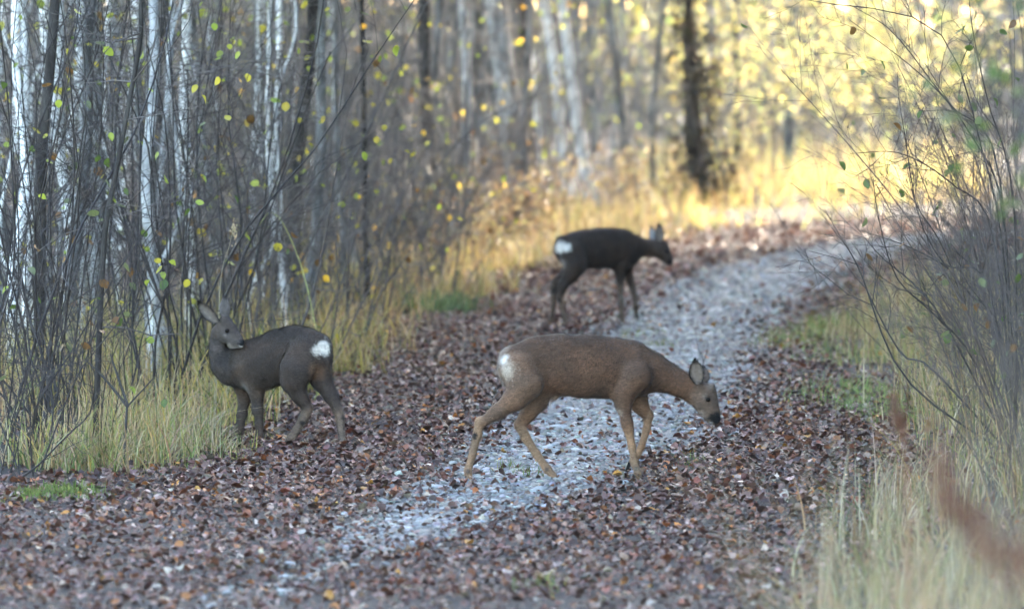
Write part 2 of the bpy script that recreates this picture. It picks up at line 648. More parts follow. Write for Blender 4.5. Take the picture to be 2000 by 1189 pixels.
# ------------------------------------------------------------------ grass
def blades(mb, P, h, w, lean_dir, lean, cols, nseg=4, droop=0.35):
    N = len(P)
    t = np.linspace(0, 1, nseg + 1)
    d = np.stack([np.cos(lean_dir), np.sin(lean_dir), np.zeros(N)], -1)
    hor = lean[:, None] * t[None] ** 1.8
    ver = t[None] * (1 - droop * np.clip(lean[:, None], 0, 1.2) * t[None] ** 2)
    ctr = P[:, None, :] + h[:, None, None] * (hor[..., None] * d[:, None, :] + ver[..., None] * np.array([0, 0, 1.0]))
    side = np.stack([-np.sin(lean_dir + 0.8), np.cos(lean_dir + 0.8), np.zeros(N)], -1)
    ww = w[:, None] * (1 - t[None] ** 1.6 * 0.93)
    V = np.stack([ctr - side[:, None, :] * ww[..., None], ctr + side[:, None, :] * ww[..., None]], 2)
    m = nseg + 1
    i = np.arange(nseg)
    q = np.stack([i * 2, i * 2 + 1, i * 2 + 3, i * 2 + 2], -1)
    Fc = (q[None] + (np.arange(N) * m * 2)[:, None, None]).reshape(-1, 4)
    mb.add(V.reshape(-1, 3), Fc, np.repeat(cols, m * 2, 0))


STRAW = (0.34, 0.25, 0.135)
PALE = (0.42, 0.345, 0.23)
YEL = (0.36, 0.29, 0.09)
GRN = (0.1, 0.14, 0.045)
YGR = (0.22, 0.22, 0.075)
BRN = (0.2, 0.13, 0.08)


def grass_patch(name, label, pts_fn, n, hmin, hmax, cols, wts, w=0.0028, leanm=0.55, tuft=0.0, nseg=4, hs=None):
    x, y = pts_fn(n)
    if tuft:
        nt_ = max(4, n // 26)
        ix = rng.integers(len(x), size=nt_)
        sel = rng.integers(nt_, size=len(x))
        x = x[ix][sel] + rng.normal(0, tuft, len(x))
        y = y[ix][sel] + rng.normal(0, tuft, len(x))
        fac = rng.uniform(0.6, 1.15, nt_)[sel]
    else:
        fac = 1.0
    n = len(x)
    P = np.stack([x, y, hgt(x, y) - 0.01], -1)
    h = (hmin + (hmax - hmin) * rng.random(n) ** 1.4) * fac
    if hs is not None:
        h = h * hs(1000 + x * F / y)
    mb = MB()
    blades(mb, P, h, w * rng.uniform(0.6, 1.5, n), rng.random(n) * 6.28, np.abs(rng.normal(0, leanm, n)), pick(cols, wts, n, 0.2), nseg)
    return tag(mb.obj(name, M['grass']), label, 'grass', kind='stuff')


def strip_left(y0, y1, d0, d1):
    def f(n):
        y = y0 + (y1 - y0) * rng.random(n)
        x = curve_x(LEFTV, y) - (d0 + (d1 - d0) * rng.random(n))
        return x, y
    return f


def strip_right(y0, y1, d0, d1):
    def f(n):
        y = y0 + (y1 - y0) * rng.random(n)
        x = curve_x(RIGHTV, y) + (d0 + (d1 - d0) * rng.random(n))
        return x, y
    return f


def box_pts(x0, x1, y0, y1):
    def f(n):
        return x0 + (x1 - x0) * rng.random(n), y0 + (y1 - y0) * rng.random(n)
    return f


grass_patch('grass', 'green and straw-coloured grass in front of the deer that looks back', strip_left(28.2, 31.2, -0.02, 0.75), 3600, 0.05, 0.34, [(0.26, 0.28, 0.1), STRAW, PALE, GRN, YEL, BRN], [2.4, 3, 3, 2, 0.8, 1], tuft=0.06, leanm=0.8, w=0.0032, hs=lambda px: np.interp(px, [150, 330, 410, 460, 560], [1.1, 1.1, 0.8, 0.36, 0.3]))
grass_patch('grass', 'tall yellowing grass on the left verge behind the deer that looks back', strip_left(31.6, 38.5, 0.0, 1.9), 5200, 0.1, 0.66, [YEL, STRAW, PALE, YGR, GRN], [3, 3, 3, 2.6, 1.0], tuft=0.08, leanm=0.75, w=0.0034)
grass_patch('grass', 'sparse dry grass under the dense left thicket', box_pts(-3.6, -1.6, 28.6, 33), 2000, 0.1, 0.45, [STRAW, PALE, YEL, BRN], [3, 2, 1, 1.4], tuft=0.06)
grass_patch('grass', 'low straw grass along the tree line left of the far deer', strip_left(38.5, 52, -0.02, 1.8), 5500, 0.06, 0.36, [STRAW, YEL, YGR, BRN, GRN, PALE], [3, 1.2, 1.0, 2.2, 0.5, 1.5], w=0.0045, tuft=0.12)
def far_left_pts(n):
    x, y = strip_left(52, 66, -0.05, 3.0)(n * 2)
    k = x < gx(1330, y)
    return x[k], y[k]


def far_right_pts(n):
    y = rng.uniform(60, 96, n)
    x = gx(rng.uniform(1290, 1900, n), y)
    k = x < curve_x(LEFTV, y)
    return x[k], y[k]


grass_patch('grass', 'grass coloured dull tan for shade at the wood edge behind the far deer', far_left_pts, 4200, 0.06, 0.4, [(0.17, 0.145, 0.095), (0.26, 0.22, 0.15), (0.16, 0.115, 0.08), (0.17, 0.175, 0.08)], [3, 2, 2.5, 1.4], w=0.007, tuft=0.25)  # shade put into the blade colour: browner than the yellow grass further right
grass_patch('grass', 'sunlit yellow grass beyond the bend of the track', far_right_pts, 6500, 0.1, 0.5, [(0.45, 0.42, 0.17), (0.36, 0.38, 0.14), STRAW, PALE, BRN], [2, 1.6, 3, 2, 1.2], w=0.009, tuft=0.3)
grass_patch('grass', 'short green grass on the right edge of the gravel path', lambda n: (lambda k: (np.array([1.95, 2.15, 1.9, 2.05, 2.3])[k] + rng.normal(0, 0.14, n), np.array([40.5, 38.0, 34.2, 32.8, 42])[k] + rng.normal(0, 0.75, n)))(rng.integers(5, size=n)), 5600, 0.03, 0.13, [(0.14, 0.2, 0.065), (0.19, 0.25, 0.085), STRAW, PALE], [4, 3, 1.0, 0.7], w=0.0026, tuft=0.1)
grass_patch('grass', 'pale dry grass under the bare bush on the right', strip_right(26, 46, 0.25, 2.2), 9000, 0.12, 0.6, [PALE, STRAW, YGR, GRN, BRN], [3, 3, 1.5, 1.2, 1.4], w=0.003, tuft=0.09)
FG = [(0.29, 0.25, 0.18), (0.27, 0.2, 0.12), (0.11, 0.14, 0.06), (0.17, 0.17, 0.07), (0.13, 0.085, 0.055), (0.34, 0.3, 0.23), (0.08, 0.085, 0.05)]
grass_patch('grass', 'tall pale grass out of focus in the right foreground', lambda n: (lambda y: (gx(1665, y) + np.abs(rng.normal(0, 0.021, len(y))) * y, y))(rng.uniform(7.2, 11.5, n)), 1500, 0.8, 1.62, FG, [4, 3, 2, 1.4, 1.6, 2, 1.2], w=0.0032, leanm=0.55, tuft=0.05)
grass_patch('grass', 'pale half-dry grass along the lower right edge of the track', lambda n: (lambda y: (gx(1640, y) + np.abs(rng.normal(0, 0.022, len(y))) * y, y))(rng.uniform(12, 19, n)), 1500, 0.3, 1.05, FG, [4, 3, 2, 1.4, 1.8, 2, 1.2], w=0.003, leanm=0.6, tuft=0.08)
grass_patch('grass', 'thin dry grass between the track and the right bush', lambda n: (lambda y: (curve_x(RIGHTV, y) + np.abs(rng.normal(0, 0.45, len(y))), y))(rng.uniform(20, 27, n)), 1500, 0.12, 0.5, FG, [4, 3, 2, 1.4, 1.8, 2, 1.2], w=0.003, leanm=0.7, tuft=0.09)
grass_patch('grass', 'small green tufts growing in the gravel path', lambda n: (lambda k: (np.array([gx(1275, 41.0), gx(1300, 39.5), gx(1240, 40.5), gx(1040, 28.2), gx(1355, 29.0), gx(1050, 22.6), gx(1690, 33), gx(990, 28.6)])[k] + rng.normal(0, 0.05, n), np.array([41.0, 39.5, 40.5, 28.2, 29.0, 22.6, 33, 28.6])[k] + rng.normal(0, 0.16, n)))(rng.integers(8, size=n)), 620, 0.03, 0.09, [GRN, YGR], [3, 1], w=0.0025)

grass_patch('grass', 'dry grass of the open verge further right than the bush', strip_right(17, 52, 1.7, 6.5), 9000, 0.1, 0.5, FG, [4, 3, 2, 1.4, 1.8, 2, 1.2], w=0.006, leanm=0.7, tuft=0.14)
grass_patch('grass', 'dark green clump at the verge left of the far deer', lambda n: (gx(855, 44.6) + rng.normal(0, 0.13, n), 44.6 + rng.normal(0, 0.4, n)), 600, 0.05, 0.2, [(0.07, 0.12, 0.06), (0.1, 0.15, 0.07)], [1, 1], w=0.005)

# ------------------------------------------------------------------ branches, shrubs, trees
def grow(out, ends, p, d, L, r, level, maxlevel, P):
    m = 6 if level == 0 else 4
    pts = [np.array(p, float)]
    dd = nz(d)
    for i in range(m - 1):
        dd = nz(dd + P['wob'] * rng.standard_normal(3) * (0.6 if level == 0 else 1) + np.array([0, 0, P['up'][min(level, len(P['up']) - 1)]]))
        pts.append(pts[-1] + dd * L / (m - 1))
    pts = np.array(pts)
    rad = np.linspace(r, max(r * 0.35, P.get('rmin', 0.0008)), m)
    out.append((level, pts, rad))
    if level < maxlevel:
        lo, hi = P['n'][level]
        for c in range(int(rng.integers(lo, hi + 1))):
            t = P.get('t0', 0.2) + (0.97 - P.get('t0', 0.2)) * rng.random()
            f = t * (m - 1)
            i = min(int(f), m - 2)
            q = pts[i] + (pts[i + 1] - pts[i]) * (f - i)
            td = nz(pts[i + 1] - pts[i])
            side = nz(np.cross(td, rng.standard_normal(3)))
            ang = rng.uniform(*P['ang'])
            cd = nz(td * math.cos(ang) + side * math.sin(ang))
            grow(out, ends, q, cd, L * P['ratio'] * rng.uniform(0.6, 1.15) * (1.1 - 0.55 * t), max(rad[i] * 0.55, P.get('rmin', 0.0008)), level + 1, maxlevel, P)
    if level >= maxlevel - 1:
        ends.append((pts[-1], dd))
        ends.append((pts[-2], dd))


GL_COLS = {'yellow': (0.42, 0.37, 0.06), 'lime': (0.27, 0.33, 0.06), 'green': (0.075, 0.115, 0.03), 'dull': (0.13, 0.15, 0.075), 'brown': (0.14, 0.075, 0.03), 'gold': (0.6, 0.36, 0.05)}
LEAF_MESH = {}
for cn, c in GL_COLS.items():
    for k in range(3):
        T, Fc = leaf_template((0.35, -0.3, 0.6)[k], (0.25, 0.45, 0.1)[k], (0.2, -0.4, 0.5)[k], (0.72, 0.6, 0.8)[k])
        T = T + np.array([0.5, 0, 0])
        mb = MB()
        mb.add(T, Fc, c)
        tubes(mb, [(np.array([[-0.28, 0, 0.03], [-0.1, 0, -0.01], [0.05, 0, 0]]), np.array([0.014, 0.012, 0.01]))], 3, (c[0] * 0.7, c[1] * 0.6, c[2]))
        LEAF_MESH[(cn, k)] = mb.mesh('leaf', M['leaf'])


def hang_leaf(parent, pos, size, cn):
    o = link('leaf', LEAF_MESH[(cn, int(rng.integers(3)))], parent)
    o.location = pos
    o.scale = (size,) * 3
    o.rotation_euler = (rng.normal(0, 0.7), rng.uniform(0.1, 1.2), rng.random() * 6.28)
    return o


def shrub_variant(nst, Ls, spread, r0, P, base_r=0.12, maxlevel=2, lean=(0, 0)):
    stems, twigs, ends = [], [], []
    for s in range(nst):
        a = rng.random() * 6.28
        out = []
        bp = np.array([math.cos(a) * base_r * rng.random(), math.sin(a) * base_r * rng.random(), -0.03])
        d = nz([math.cos(a) * spread * rng.random() + lean[0], math.sin(a) * spread * rng.random() + lean[1], 1])
        grow(out, ends, bp, d, rng.uniform(*Ls), r0 * rng.uniform(0.6, 1.25), 0, maxlevel, P)
        stems.append([(p, r) for l, p, r in out if l == 0])
        twigs += [(p, r) for l, p, r in out if l > 0]
    return stems, twigs, ends


def shrub_meshes(v, cs, ct):
    stems, twigs, ends = v
    sm = []
    for s in stems:
        mb = MB()
        tubes(mb, [(spline(p, 11), np.interp(np.linspace(0, 1, 11), np.linspace(0, 1, len(r)), r)) for p, r in s], 5, cs)
        sm.append(mb.mesh('stem', M['twig']))
    mb = MB()
    tubes(mb, twigs, 3, ct)
    return sm, mb.mesh('twigs', M['twig']), ends


PSH = dict(wob=0.25, up=(0.1, 0.05, 0.02), n=[(5, 8), (2, 4)], ang=(0.45, 1.1), ratio=0.42, rmin=0.0011)
PTH = dict(wob=0.36, up=(0.02, 0.0, -0.02), n=[(7, 11), (3, 5)], ang=(0.5, 1.2), ratio=0.36, rmin=0.001)
SH = []
for k in range(4):
    SH.append(shrub_meshes(shrub_variant(7, (1.6, 2.9), 0.24, 0.0068, PSH), (0.026, 0.021, 0.02), (0.04, 0.032, 0.03)))
for k in range(3):
    SH.append(shrub_meshes(shrub_variant(11, (1.0, 2.1), 0.55, 0.006, PTH, 0.25), (0.032, 0.026, 0.025), (0.055, 0.043, 0.04)))


QT = np.array([[-0.5, 0, 0.0], [-0.05, 0.42, 0.12], [0.5, 0, -0.05], [-0.05, -0.42, 0.1]])
QTF = np.array([[0, 1, 2], [0, 2, 3]])


def leaf_cloud(ends, n, size, cols, wts, spread=0.06, quad=False):
    idx = rng.integers(len(ends), size=n)
    P = np.array([ends[i][0] for i in idx]) + rng.normal(0, spread, (n, 3))
    mb = MB()
    T, Fc = leaf_template(0.4, 0.3, 0.3, 0.85)
    if quad:
        T, Fc = QT, QTF
    scatter(mb, T, Fc, P, rot_euler(rng.random(n) * 6.28, rng.uniform(0, 1.4, n), rng.normal(0, 0.7, n)), size * rng.uniform(0.6, 1.25, n), pick(cols, wts, n, 0.18))
    return mb


def place_shrub(name, var, x, y, rz, s, label, cat='shrub', group=None, leaves=(), size=0.055, foliage=None, tilt=None):
    sm, tw, ends = var
    # turn the shrub so that its twigs keep clear of the animals
    E = np.array([e[0] for e in ends]) * s
    best = None
    for k in range(14):
        r = rz + (k * 0.45 if cat != 'shrub' or group != 'bushes on the right verge' else (k - 7) * 0.08 * (k > 0))
        wx, wy = E[:, 0] * math.cos(r) - E[:, 1] * math.sin(r) + x, E[:, 0] * math.sin(r) + E[:, 1] * math.cos(r) + y
        qx, qy = 1000 + wx * F / wy, HY + (H0 - E[:, 2] - 0.05) * F / wy
        bad = sum(int(((qx > a) & (qx < b) & (qy > c) & (qy < d) & (wy < e)).sum()) for a, b, c, d, e in ((880, 1430, 630, 960, 27.8), (365, 700, 560, 880, 30.9), (1060, 1340, 420, 650, 42.6)))
        if best is None or bad < best[0]:
            best = (bad, r)
        if bad == 0:
            break
    rz = best[1]
    o = empty(name, (x, y, float(hgt(x, y))), rz, s)
    if tilt:
        o.rotation_euler = (tilt[0], tilt[1], rz)
    tag(o, label, cat, group)
    for m in sm:
        link('stem', m, o)
    tag(link('twigs', tw, o), kind='stuff')
    for cn, n in leaves:
        for _ in range(n):
            for _t in range(20):
                e = ends[int(rng.integers(len(ends)))]
                wp = Matrix.Translation(o.location) @ Matrix.Rotation(rz, 4, 'Z') @ Vector(e[0] * s)
                qx, qy = 1000 + wp.x * F / wp.y, HY + (H0 - wp.z) * F / wp.y
                if not (360 < qx < 720 and 560 < qy < 900 and wp.y < 31.2):
                    break
            hang_leaf(o, e[0], size * rng.uniform(0.65, 1.25) / s, cn)
    if foliage is not None:
        tag(link('foliage', foliage, o), kind='stuff')
    return o


# the thicket at the left edge (in focus)
thick = [
    (10, 28.0, 5, 0.75, 'dense twiggy bare bush at the bottom left corner of the thicket'),
    (-20, 29.2, 0, 1.05, 'tall bare bush cut off by the left edge, its stems leaning inward'),
    (60, 28.6, 4, 0.8, 'dark tangled bush next to the mossy patch at the lower left'),
    (80, 30.2, 1, 1.0, 'tall slender-stemmed bush with yellow leaves near the left edge'),
    (110, 29.6, 6, 0.9, 'tangled grey bush between the left edge and the grass tussock'),
    (190, 28.9, 2, 0.42, 'low forked dead bush in the grass at lower left'),
    (120, 31.6, 3, 1.05, 'bushy bare shrub with lime leaves left of the dark curved sapling'),
    (210, 31.6, 4, 0.8, 'thin twiggy shrub just right of the dark curved sapling'),
    (310, 32.2, 0, 1.0, 'open bare shrub with a lit yellow leaf cluster above the left grass'),
    (355, 33.4, 1, 1.1, 'slender bare shrub directly behind the ears of the left deer'),
    (-10, 32.5, 2, 1.15, 'tall tangled bare shrub deep in the thicket at the far left'),
    (430, 34.6, 3, 1.1, 'thin upright shrub with lime leaves behind the left deer'),
    (50, 34.5, 4, 1.2, 'large twiggy shrub behind the thicket at the left edge'),
    (240, 35.5, 0, 1.15, 'upright grey shrub behind the dark curved sapling'),
]
for i, (px, Y, v, s, lab) in enumerate(thick):
    lv = [('lime', 4), ('yellow', 3), ('green', 3), ('brown', 3), ('dull', 3)] if Y > 29.1 else [('green', 2), ('brown', 3), ('dull', 3), ('lime', 1)]
    place_shrub('bare_shrub', SH[v], gx(px, Y), Y, 1.7 * i, s, lab, 'shrub', 'bushes of the left thicket', lv, 0.055)

# mid distance bare shrubs between the trunks
SHP = [shrub_meshes(shrub_variant(10, (1.6, 2.9), 0.3, 0.008, PSH), (0.09, 0.078, 0.074), (0.13, 0.11, 0.1)) for _ in range(3)] + [shrub_meshes(shrub_variant(12, (1.2, 2.4), 0.45, 0.007, PTH, 0.3), (0.1, 0.085, 0.08), (0.15, 0.125, 0.113)) for _ in range(4)]
mids = [(520, 38, 1), (470, 40, 4), (600, 41, 0), (560, 36.5, 5), (690, 44, 2), (650, 39.5, 6), (760, 46, 3), (720, 41.5, 5), (820, 48, 4), (860, 50, 1), (900, 52, 6), (640, 47, 0), (540, 45, 2),
        (960, 55, 5), (420, 42, 3), (360, 38, 6), (120, 41, 5), (1010, 58, 4), (800, 55, 3), (700, 52, 0), (590, 53, 5), (450, 50, 2), (330, 48, 4), (1080, 61, 6), (500, 36, 4), (260, 38.5, 5), (680, 49, 5), (760, 52, 6), (850, 46, 5), (930, 58, 4), (400, 36, 5), (20, 43, 3)]
midsh = []
midlab = ['thin grey shrub above the back of the left deer', 'dry leafless shrub in the trees right of the left deer', 'blurred bare shrub at the wood edge left of the far deer', 'twiggy shrub deep among the trunks at left']
FOL_MID = [leaf_cloud(SHP[k][2], 22, 0.05, [GL_COLS['lime'], GL_COLS['yellow'], GL_COLS['brown'], GL_COLS['gold']], [3, 3, 2, 1]).mesh('foliage', M['leaf']) for k in range(7)]
for i, (px, Y, v) in enumerate(mids):
    z = 0 if 400 < px < 620 and Y < 42 else 1 if 600 <= px < 740 and Y < 46 else 2 if px >= 740 else 3
    o = place_shrub('bare_shrub', SHP[v], gx(px, Y), Y, 2.1 * i, float(rng.uniform(0.85, 1.2)), midlab[z], 'shrub', ('shrubs above the left deer', 'shrubs right of the left deer', 'shrubs at the wood edge', 'shrubs inside the left wood')[z], foliage=FOL_MID[v])
    midsh.append((px, o, midlab[z]))


BRF = [leaf_cloud(SH[k][2], 420, 0.085, [(0.17, 0.115, 0.08), (0.25, 0.19, 0.13), (0.13, 0.09, 0.07), (0.3, 0.27, 0.17)], [3, 2, 2, 1.5], 0.05).mesh('foliage', M['leaf']) for k in (4, 5, 6)]
brb = []
for i, (px, Y) in enumerate([(870, 51), (905, 54), (940, 52), (975, 56), (1010, 55), (1050, 59), (900, 57), (1185, 63), (1240, 64), (1295, 64.5), (790, 49), (1090, 62), (1420, 67), (1000, 60)]):
    o = place_shrub('brown_bush', SH[4 + i % 3], gx(px, Y), Y, 1.9 * i, float(rng.uniform(0.32, 0.55)), 'x', 'bush', 'low brown-leaved bushes along the wood edge', foliage=BRF[i % 3])
    brb.append((px, o, 'low brown-leaved bush left of the far deer' if px < 1060 else 'low brown-leaved bush behind the far deer'))

# ------------------------------------------------------------------ trees
def tree_variant(ht, r0, nlow, crown_from, P, bend=0.12, crown_n=1300, lcols=None, lw=None, leaf=0.1, sides=9):
    m = 14
    z = np.linspace(-0.1, ht, m)
    ax = np.cumsum(rng.normal(0, bend / 3, m))
    ay = np.cumsum(rng.normal(0, bend / 3, m))
    pts = np.stack([ax - ax[1], ay - ay[1], z], -1)
    t = np.linspace(0, 1, m)
    rad = r0 * (1 - 0.88 * t) * (1 + 0.45 * np.exp(-t * 45))
    low, out, ends, lowe = [], [], [], []
    for k in range(nlow):
        zz = rng.uniform(0.4, crown_from + 0.3)
        i = np.searchsorted(z, zz) - 1
        q = pts[i] + (pts[i + 1] - pts[i]) * ((zz - z[i]) / (z[i + 1] - z[i]))
        a = rng.random() * 6.28
        grow(out, lowe, q, np.array([math.cos(a), math.sin(a), rng.uniform(-0.15, 0.5)]), rng.uniform(0.4, 1.2), rng.uniform(0.003, 0.007), 1, 2, P)
    for k in range(26):
        zz = crown_from + (ht * 0.97 - crown_from) * rng.random()
        i = np.searchsorted(z, zz) - 1
        q = pts[i] + (pts[i + 1] - pts[i]) * ((zz - z[i]) / (z[i + 1] - z[i]))
        a = rng.random() * 6.28
        grow(out, ends, q, np.array([math.cos(a), math.sin(a), rng.uniform(0.4, 1.1)]), (0.9 + 0.16 * (ht - zz)) * rng.uniform(0.8, 1.2), 0.012 + 0.01 * (1 - zz / ht), 1, 2, P)
    mb = MB()
    k = 40
    tubes(mb, [(spline(pts, k), np.interp(np.linspace(0, 1, k), t, rad))], sides)
    trunk = mb.v, mb.f, mb.c
    mb2 = MB()
    tubes(mb2, [(p, r) for l, p, r in out], 3, (0.14, 0.12, 0.112))
    mb3 = leaf_cloud(ends, crown_n, leaf, lcols or [GL_COLS['yellow'], GL_COLS['lime'], GL_COLS['gold'], GL_COLS['brown']], lw or [3, 2, 1.4, 1], 0.22, True)
    if lowe:
        mb4 = leaf_cloud(lowe, 14, 0.05, [GL_COLS['lime'], GL_COLS['yellow'], GL_COLS['gold']], [3, 3, 1], 0.05)
        mb3.add(np.concatenate(mb4.v), mb4.f, np.concatenate(mb4.c))
    return dict(trunk_mb=mb, branches=mb2.mesh('branches', M['twig']), crown=mb3.mesh('crown', M['leaf']), trunks={})


PTR = dict(wob=0.22, up=(0.05, 0.03, 0.02), n=[(4, 6), (4, 6)], ang=(0.4, 1.1), ratio=0.5, rmin=0.0014)
TV = [tree_variant(ht, r0, nl, cf, PTR, bd, cn) for ht, r0, nl, cf, bd, cn in
      ((9, 0.04, 14, 2.9, 0.12, 600), (11, 0.06, 12, 3.2, 0.1, 750), (7.5, 0.026, 18, 2.7, 0.16, 450), (12, 0.085, 9, 3.4, 0.09, 800), (6, 0.016, 20, 2.6, 0.24, 300), (10, 0.045, 13, 3.0, 0.18, 650))]


def trunk_mesh(v, bark):
    if bark not in v['trunks']:
        v['trunks'][bark] = v['trunk_mb'].mesh('trunk', M[bark])
    return v['trunks'][bark]


def place_tree(name, v, x, y, rz, s, bark, label, group=None, lean=(0, 0)):
    o = empty(name, (x, y, float(hgt(x, y)) if y < 85 else 0.0), 0, s)
    o.rotation_euler = (lean[0], lean[1], rz)
    tag(o, label, 'tree', group)
    link('trunk', trunk_mesh(v, bark), o)
    tag(link('branches', v['branches'], o), kind='stuff')
    tag(link('crown', v['crown'], o), kind='stuff')
    return o


def traced_tree(name, pix, Y, widths, bark, label, ht=9.0, sides=10, nlow=9, crown_n=450, low_len=(0.4, 1.0), crown=True, lowmin=0.5):
    """one individual tree whose visible stem follows the photograph, growing on to its full height"""
    P = [at(px, py, Y) for px, py in pix]
    P = P[::-1] if P[0][2] > P[-1][2] else P
    P = np.array(P)
    z0 = float(hgt(P[0][0], Y)) if Y < 85 else 0.0
    d = nz(P[1] - P[0])
    P = np.vstack([P[0] + d * (z0 - 0.1 - P[0][2]) / max(d[2], 0.3), P])
    d = nz(P[-1] - P[-2])
    top = []
    q = P[-1].copy()
    while q[2] < ht:
        d = nz(d * 0.8 + np.array([0, 0, 0.35]) + rng.normal(0, 0.06, 3))
        q = q + d * 0.9
        top.append(q.copy())
    allp = np.vstack([P] + [np.array(top)]) if top else P
    root = np.array([allp[0][0], Y, z0])
    allp = allp - root
    m = 46
    pts = spline(allp, m)
    zz = np.clip(pts[:, 2], 0, None)
    ra, rb = widths
    rad = np.interp(zz, [0, 0.15, 2.2, ht * 1.05], [ra * 1.25, ra, rb, rb * 0.15])
    o = empty(name, tuple(root))
    tag(o, label, 'tree')
    mb = MB()
    tubes(mb, [(pts, rad)], sides)
    mb.obj('trunk', M[bark], o)
    out, lowe, ends = [], [], []
    for k in range(nlow):
        i = int(rng.integers(3, m - 2))
        while pts[i][2] > 2.8 or pts[i][2] < lowmin:
            i = int(rng.integers(1, m - 2))
        a = rng.random() * 6.28
        grow(out, lowe, pts[i], np.array([math.cos(a), math.sin(a), rng.uniform(-0.1, 0.6)]), rng.uniform(*low_len), rng.uniform(0.003, 0.006), 1, 2, PTR)
    if crown:
        for k in range(22):
            i = int(rng.integers(m // 3, m - 1))
            while pts[i][2] < 2.7:
                i = int(rng.integers(m // 3, m - 1))
            a = rng.random() * 6.28
            grow(out, ends, pts[i], np.array([math.cos(a), math.sin(a), rng.uniform(0.4, 1.1)]), rng.uniform(0.9, 1.9), 0.013, 1, 2, PTR)
    if out:
        mb = MB()
        tubes(mb, [(p, r) for l, p, r in out], 3, (0.14, 0.12, 0.112))
        tag(mb.obj('branches', M['twig'], o), kind='stuff')
    if ends:
        tag(leaf_cloud(ends, crown_n, 0.1, [GL_COLS['yellow'], GL_COLS['lime'], GL_COLS['gold'], GL_COLS['brown']], [3, 2, 1.4, 1], 0.22, True).obj('crown', M['leaf'], o), kind='stuff')
    return o, root, lowe


traced_tree('birch_tree', [(1062, 0), (1085, 150), (1098, 290), (1113, 385)], 69, (0.066, 0.05), 'bark_birch', 'white birch trunk, left one of the leaning white pair above the far deer')
traced_tree('birch_tree', [(1098, 0), (1115, 150), (1136, 290), (1158, 400)], 67, (0.072, 0.046), 'bark_birch', 'white birch trunk, right one of the leaning white pair above the far deer')
traced_tree('birch_tree', [(1045, 200), (1056, 290), (1062, 400)], 72, (0.04, 0.035), 'bark_birch', 'thin broken-looking white birch stem left of the leaning white pair')
traced_tree('alder_tree', [(975, 60), (990, 180), (1003, 290), (1020, 430)], 60, (0.13, 0.11), 'bark_pale', 'thick pale grey leaning trunk left of the white birch pair')
traced_tree('alder_tree', [(1022, 0), (1030, 190), (1040, 410)], 63, (0.06, 0.05), 'bark_dark', 'dark slim trunk between the thick pale trunk and the white birch pair')
traced_tree('alder_tree', [(930, 0), (925, 200), (935, 420)], 57, (0.07, 0.06), 'bark_grey', 'grey trunk just left of the thick pale leaning trunk')
traced_tree('alder_tree', [(893, 0), (885, 200), (905, 430)], 55, (0.04, 0.035), 'bark_grey', 'slim blue-grey trunk second to the left of the thick pale leaning trunk')
traced_tree('alder_tree', [(828, 0), (830, 160), (842, 330), (850, 470)], 53, (0.065, 0.055), 'bark_dark', 'dark trunk halfway between the left deer and the far deer')
traced_tree('alder_tree', [(612, 0), (606, 110), (592, 210), (580, 330), (570, 520)], 42, (0.055, 0.04), 'bark_dark', 'dark curving trunk rising above the rump of the left deer')
traced_tree('alder_tree', [(706, 0), (709, 120), (712, 300), (715, 480)], 44, (0.022, 0.017), 'bark_dark', 'straight thin dark stem right of the dark curving trunk')
traced_tree('alder_tree', [(655, 130), (662, 330), (672, 500)], 43.5, (0.02, 0.016), 'bark_grey', 'straight thin grey stem between the dark curving trunk and the thin dark stem')
traced_tree('birch_tree', [(170, 0), (178, 200), (165, 400), (150, 620)], 37.5, (0.085, 0.07), 'bark_pale', 'blotched pale trunk behind the thicket at upper left')
traced_tree('birch_tree', [(112, 250), (130, 380), (150, 560)], 36.5, (0.04, 0.035), 'bark_birch', 'slim white leaning stem low in the left thicket')
traced_tree('alder_tree', [(316, 0), (300, 140), (312, 420), (318, 560)], 39, (0.06, 0.05), 'bark_grey', 'grey trunk above the ears of the left deer')
traced_tree('alder_tree', [(108, 0), (95, 160), (80, 330), (78, 600)], 33, (0.035, 0.028), 'bark_dark', 'dark trunk with many twigs near the upper left corner')
traced_tree('alder_tree', [(1202, 100), (1215, 230), (1235, 360)], 73, (0.06, 0.05), 'bark_grey', 'grey leaning trunk right of the white birch pair')
traced_tree('alder_tree', [(1548, 0), (1546, 150), (1540, 300), (1548, 350)], 82, (0.085, 0.075), 'bark_grey', 'grey trunk standing in the bright yellow foliage at upper right')
traced_tree('alder_tree', [(1445, 0), (1440, 150), (1450, 350)], 88, (0.05, 0.045), 'bark_grey', 'slim trunk in yellow foliage between the dark spruce and the bright right side')

# slender dark sapling of the left thicket
sap, sroot, _ = traced_tree('dark_sapling', [(275, 0), (272, 90), (250, 210), (228, 330), (208, 430), (198, 560), (192, 700)], 29.6, (0.016, 0.010), 'bark_dark', 'dark curved sapling stem in focus in the left thicket', ht=3.4, sides=7, nlow=12, crown=False)
for px, py, cn in ((305, 505, 'yellow'), (318, 520, 'yellow'), (290, 545, 'lime'), (330, 508, 'lime'), (316, 530, 'lime'), (280, 100, 'lime'), (115, 195, 'lime'), (215, 258, 'lime'), (395, 185, 'yellow'), (385, 165, 'yellow'), (428, 150, 'yellow'),
                   (395, 340, 'lime'), (75, 380, 'lime'), (280, 450, 'green'), (95, 315, 'lime'), (145, 20, 'lime')):
    hang_leaf(sap, at(px, py, 29.5 + rng.normal(0, 0.1)) - np.array(sap.location), 0.05, cn)

